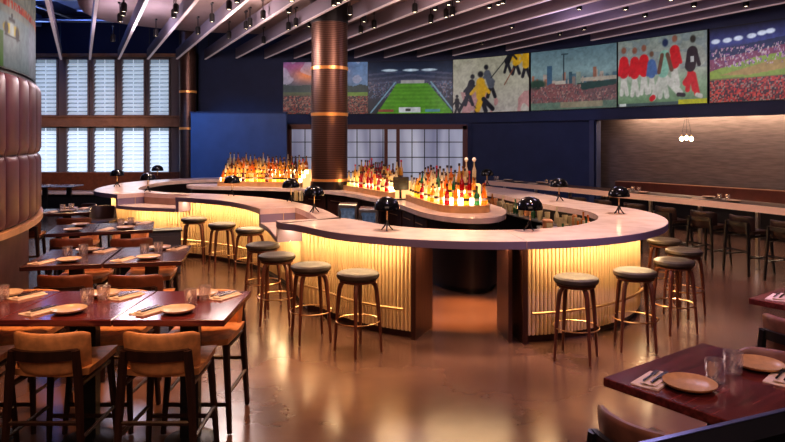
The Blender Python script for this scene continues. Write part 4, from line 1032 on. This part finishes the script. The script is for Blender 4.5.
# ================================================================== PENDANT + TRACK HEADS
pd = thing('pendant_light', 'small three-bulb pendant hanging before the bronze niche wall', 'pendant light', (at(686.5, 13.35), 13.35, 0))
for dx, z in ((-.1, 2.02), (0, 2.04), (.1, 2.02)):
    cd = MB().tube([(dx, 0, z + .09), (dx * .15, 0, 2.519)], .004, 5).build('cord', 'black', pd)
    MB().lathe([(.012, z + .05), (.012, z + .09)], 8, (dx, 0, 0)).build('socket', 'brass', pd)
    MB().lathe([(.001, z - .045), (.03, z - .03), (.042, z), (.03, z + .035), (.012, z + .049)], 12, (dx, 0, 0)).build('bulb', 'bulb', pd)
def head0():
    h = thing('ceiling_spotlight', 'x', 'spotlight')
    MB().box((0, 0, .335), (.04, .16, .03)).build('mount', 'black', h, smooth=False)
    MB().tube([(0, 0, .1), (0, 0, .33)], .01, 6).build('arm', 'black', h)
    MB().lathe([(.045, 0), (.055, .01), (.055, .14), (.04, .17), (.001, .17)], 14, (0, 0, -.04), close=False).build('spot_housing', 'black', h)
    MB().lathe([(.001, .012), (.043, .012), (.043, .016)], 12, (0, 0, -.04), close=False).build('lens', 'lens', h)
    return h
heads = [(120, 24), (123, 18), (124, 14), (176, 15), (174, 20), (156, 38), (113, 43), (198, 36), (212, 24), (229, 12), (237, 5), (246, 31), (250, 28), (263, 21), (229, 40), (267, 45), (289, 15), (290, 32), (296, 28), (309, 29), (293, 4),
         (334, 8), (341, 6), (350, 3), (350, 17), (364, 24), (376, 30), (362, 35), (419, 15), (430, 12), (443, 7), (455, 4), (434, 25), (450, 20), (457, 18), (486, 10), (494, 7), (502, 6),
         (512, 30), (579, 12), (482, 46), (560, 37), (584, 32), (746, 9), (671, 3), (694, 9), (623, 12), (645, 19)]
h0 = head0(); zh = 4.34
nice = []
for i, (px, py) in enumerate(heads):
    Y = (zh - CZ) * F / (HY - py); x = at(px, Y)
    q = np.array([x, Y])
    # slide off a baffle if needed
    for far, near in places:
        dd = (q - far) @ PV
        if abs(dd) < .12: q = q + PV * (.12 - abs(dd)) * (1 if dd >= 0 else -1)
    x, Y = q
    lab = ('black ceiling track spotlight over %s' % ('the aisle by the shutters' if px < 140 else 'the far end of the bar' if px < 240 else 'the bar before the thick column' if px < 312 else 'the bar just past the thick column' if px < 400 else 'the middle of the bar' if px < 520 else 'the rounded bar end' if px < 640 else 'the communal table')) + ', %s in its cluster' % ['front', 'second', 'third', 'fourth', 'fifth', 'sixth', 'seventh', 'eighth', 'ninth', 'tenth', 'eleventh', 'twelfth', 'thirteenth', 'fourteenth', 'fifteenth'][sum(1 for a in nice if a == (px < 140, px < 240, px < 312, px < 400, px < 520, px < 640))]
    nice.append((px < 140, px < 240, px < 312, px < 400, px < 520, px < 640))
    if i == 0: h0.location = (x, Y, zh + .08); h0['label'] = lab; h0['group'] = 'black track spotlights'; h0.rotation_euler.z = rz
    else: dup(h0, (x, Y, zh + .08), math.atan2(DV[1], DV[0]) - PI / 2, lab, 'black track spotlights')

# ================================================================== LIGHTS
def spot(x, y, z, tx, ty, tz, col, e, size=60, blend=.8, r=.08):
    l = bpy.data.lights.new('spot', 'SPOT'); l.energy = e; l.color = col; l.spot_size = math.radians(size); l.spot_blend = blend; l.shadow_soft_size = r
    o = bpy.data.objects.new('spot_lamp', l); COL.objects.link(o); o.location = (x, y, z)
    o.rotation_euler = (Vector((tx, ty, tz)) - Vector((x, y, z))).to_track_quat('-Z', 'Y').to_euler()
def point(x, y, z, col, e, r=.3):
    l = bpy.data.lights.new('point', 'POINT'); l.energy = e; l.color = col; l.shadow_soft_size = r
    o = bpy.data.objects.new('point_lamp', l); COL.objects.link(o); o.location = (x, y, z)
def area(x, y, z, sx, sy, col, e, rot=(0, 0, 0)):
    l = bpy.data.lights.new('area', 'AREA'); l.shape = 'RECTANGLE'; l.size = sx; l.size_y = sy; l.energy = e; l.color = col
    o = bpy.data.objects.new('unseen_fill_lamp', l); COL.objects.link(o); o.location = (x, y, z); o.rotation_euler = rot
W1 = (1, .62, .34); PK = (1, .55, .62); BL = (.2, .35, 1); VI = (.6, .42, 1)
for (x, y, e) in ((-.2, 6.6, 500), (1.4, 6.5, 500), (3.0, 8.0, 520), (2.7, 10.2, 480), (-1.2, 8.4, 420), (-2.4, 10.6, 500), (-4.4, 12.0, 480), (-5.2, 13.9, 420)):
    spot(x + .2, y - .2, 4.4, x, y, 1.0, (1, .7, .5), e * .9, 50)
for (x, y, e) in ((1.0, 9.4, 330), (-.4, 12, 330), (-2.8, 14, 430)): spot(x - .4, y - 1.6, 4.4, x, y, 1.2, W1, e, 40)
spot(.75, 7.35, 4.4, .8, 7.5, 0, (1, .42, .12), 2600, 24); spot(-.5, 5.7, 4.3, -1.9, 4.9, 0, (1, .46, .16), 420, 60); spot(-3.0, 5.4, 4.2, -2.4, 5.0, 0, (1, .46, .16), 220, 50)
for (x, y, tx, ty, e, c) in ((-2.0, 2.6, -1.9, 3.9, 150, (1, .6, .36)), (-1.6, 3.2, -1.6, 4.9, 160, (1, .5, .22)), (-2.4, 5.4, -2.5, 6.3, 170, (1, .5, .26)), (-3.2, 7.4, -3.4, 8.2, 150, W1), (-4.8, 9.2, -5, 10, 130, W1),
                          (1.3, 2.2, 1.4, 3.0, 120, (1, .5, .25)), (2.6, 4.0, 2.7, 4.6, 100, PK), (5.3, 9.6, 5.6, 10.2, 220, (1, .55, .35)), (4.0, 12.6, 4.3, 12.8, 220, (1, .55, .35)), (5.6, 6.8, 6.0, 7.6, 180, (1, .5, .35))):
    spot(x, y, 4.4, tx, ty, .8, c, e, 58)
for (x, y, e) in ((-.8, 4.9, 200), (.4, 4.4, 160), (2.0, 5.1, 200), (-2.2, 8.2, 200), (4.2, 7.6, 60)): spot(x, y, 4.4, x, y + .2, 0, (1, .5, .24), e * .7, 62)
spot(-3.2, 4.8, 4.3, -3.9, 6.6, 1.3, (1, .5, .32), 220, 60)
spot(-2.4, 5.0, 4.3, -3.8, 6.9, 2.4, (.8, .5, .8), 160, 60)
# cool accents
point(-8.8, 15.5, 4.9, BL, 90, .4); point(-8.5, 11.0, 5.2, BL, 45, .4); spot(-7.2, 15.5, 4.2, -4.9, 18.4, 1.4, (.12, .4, 1), 420, 60)
spot(2.2, 4.0, 4.4, 2.6, 5.4, 0, VI, 260, 64); spot(4.2, 7.2, 4.4, 4.3, 7.8, 0, VI, 150, 60); spot(1.0, 2.4, 4.4, 1.4, 3.6, .9, (.45, .4, 1), 110, 36)
# unseen lamps added below: uplight on the mauve cloud + fill
for (x, y, e, c) in ((0, 5.2, 80, (.8, .65, .9)), (3.0, 8.0, 60, (.8, .65, .95)), (0.2, 10.5, 110, (1, .72, .6)), (-3.2, 12.5, 150, (1, .8, .75)), (-5.4, 13.8, 110, (.9, .8, 1)), (3.2, 12.6, 40, (.75, .65, 1))): point(x, y, 3.9, c, e, .4)
spot(-8, 15.5, 3.2, -9.3, 20, 1.9, (1, .6, .4), 190, 62); spot(-7.5, 14.5, 4.0, -9.0, 18.4, .6, (.7, .8, 1), 220, 50); point(-9.5, 17.5, 5.0, BL, 22, .3)
spot(-.9, 12.3, 2.3, -1.25, 13.2, 3.2, (1, .5, .15), 18, 90); spot(-.6, 12.4, 4.3, -1.2, 13.2, 2.4, (1, .5, .2), 30, 70)
spot(2.6, 12.8, 4.2, 3.6, 17.5, 1.4, (.4, .55, 1), 130, 70); area(0, -1.6, 4.2, 6, 2.5, (1, .66, .5), 110, (math.radians(55), 0, 0))  # added blue spot on the navy wall; unseen area fill behind the camera

wd = bpy.data.worlds.new('World'); bpy.context.scene.world = wd; wd.use_nodes = True
wd.node_tree.nodes['Background'].inputs[0].default_value = (.62, .78, 1, 1); wd.node_tree.nodes['Background'].inputs[1].default_value = .3

# ================================================================== CAMERA
cam = bpy.data.cameras.new('camera'); co = bpy.data.objects.new('camera', cam); COL.objects.link(co)
co.location = (0, 0, CZ); co.rotation_euler = (math.radians(90), 0, 0)
cam.sensor_width = 36; cam.lens = 36 * F / 785; cam.shift_y = -(221 - HY) / 785; cam.clip_end = 100; cam.clip_start = .05
sc = bpy.context.scene; sc.camera = co
sc.view_settings.view_transform = 'Standard'; sc.view_settings.look = 'Medium High Contrast'; sc.view_settings.exposure = 0.1
sc.cycles.use_denoising = True; sc.cycles.max_bounces = 6; sc.cycles.diffuse_bounces = 3; sc.cycles.glossy_bounces = 3; sc.cycles.transmission_bounces = 5
sc.cycles.caustics_reflective = False; sc.cycles.caustics_refractive = False; sc.cycles.sample_clamp_indirect = 4
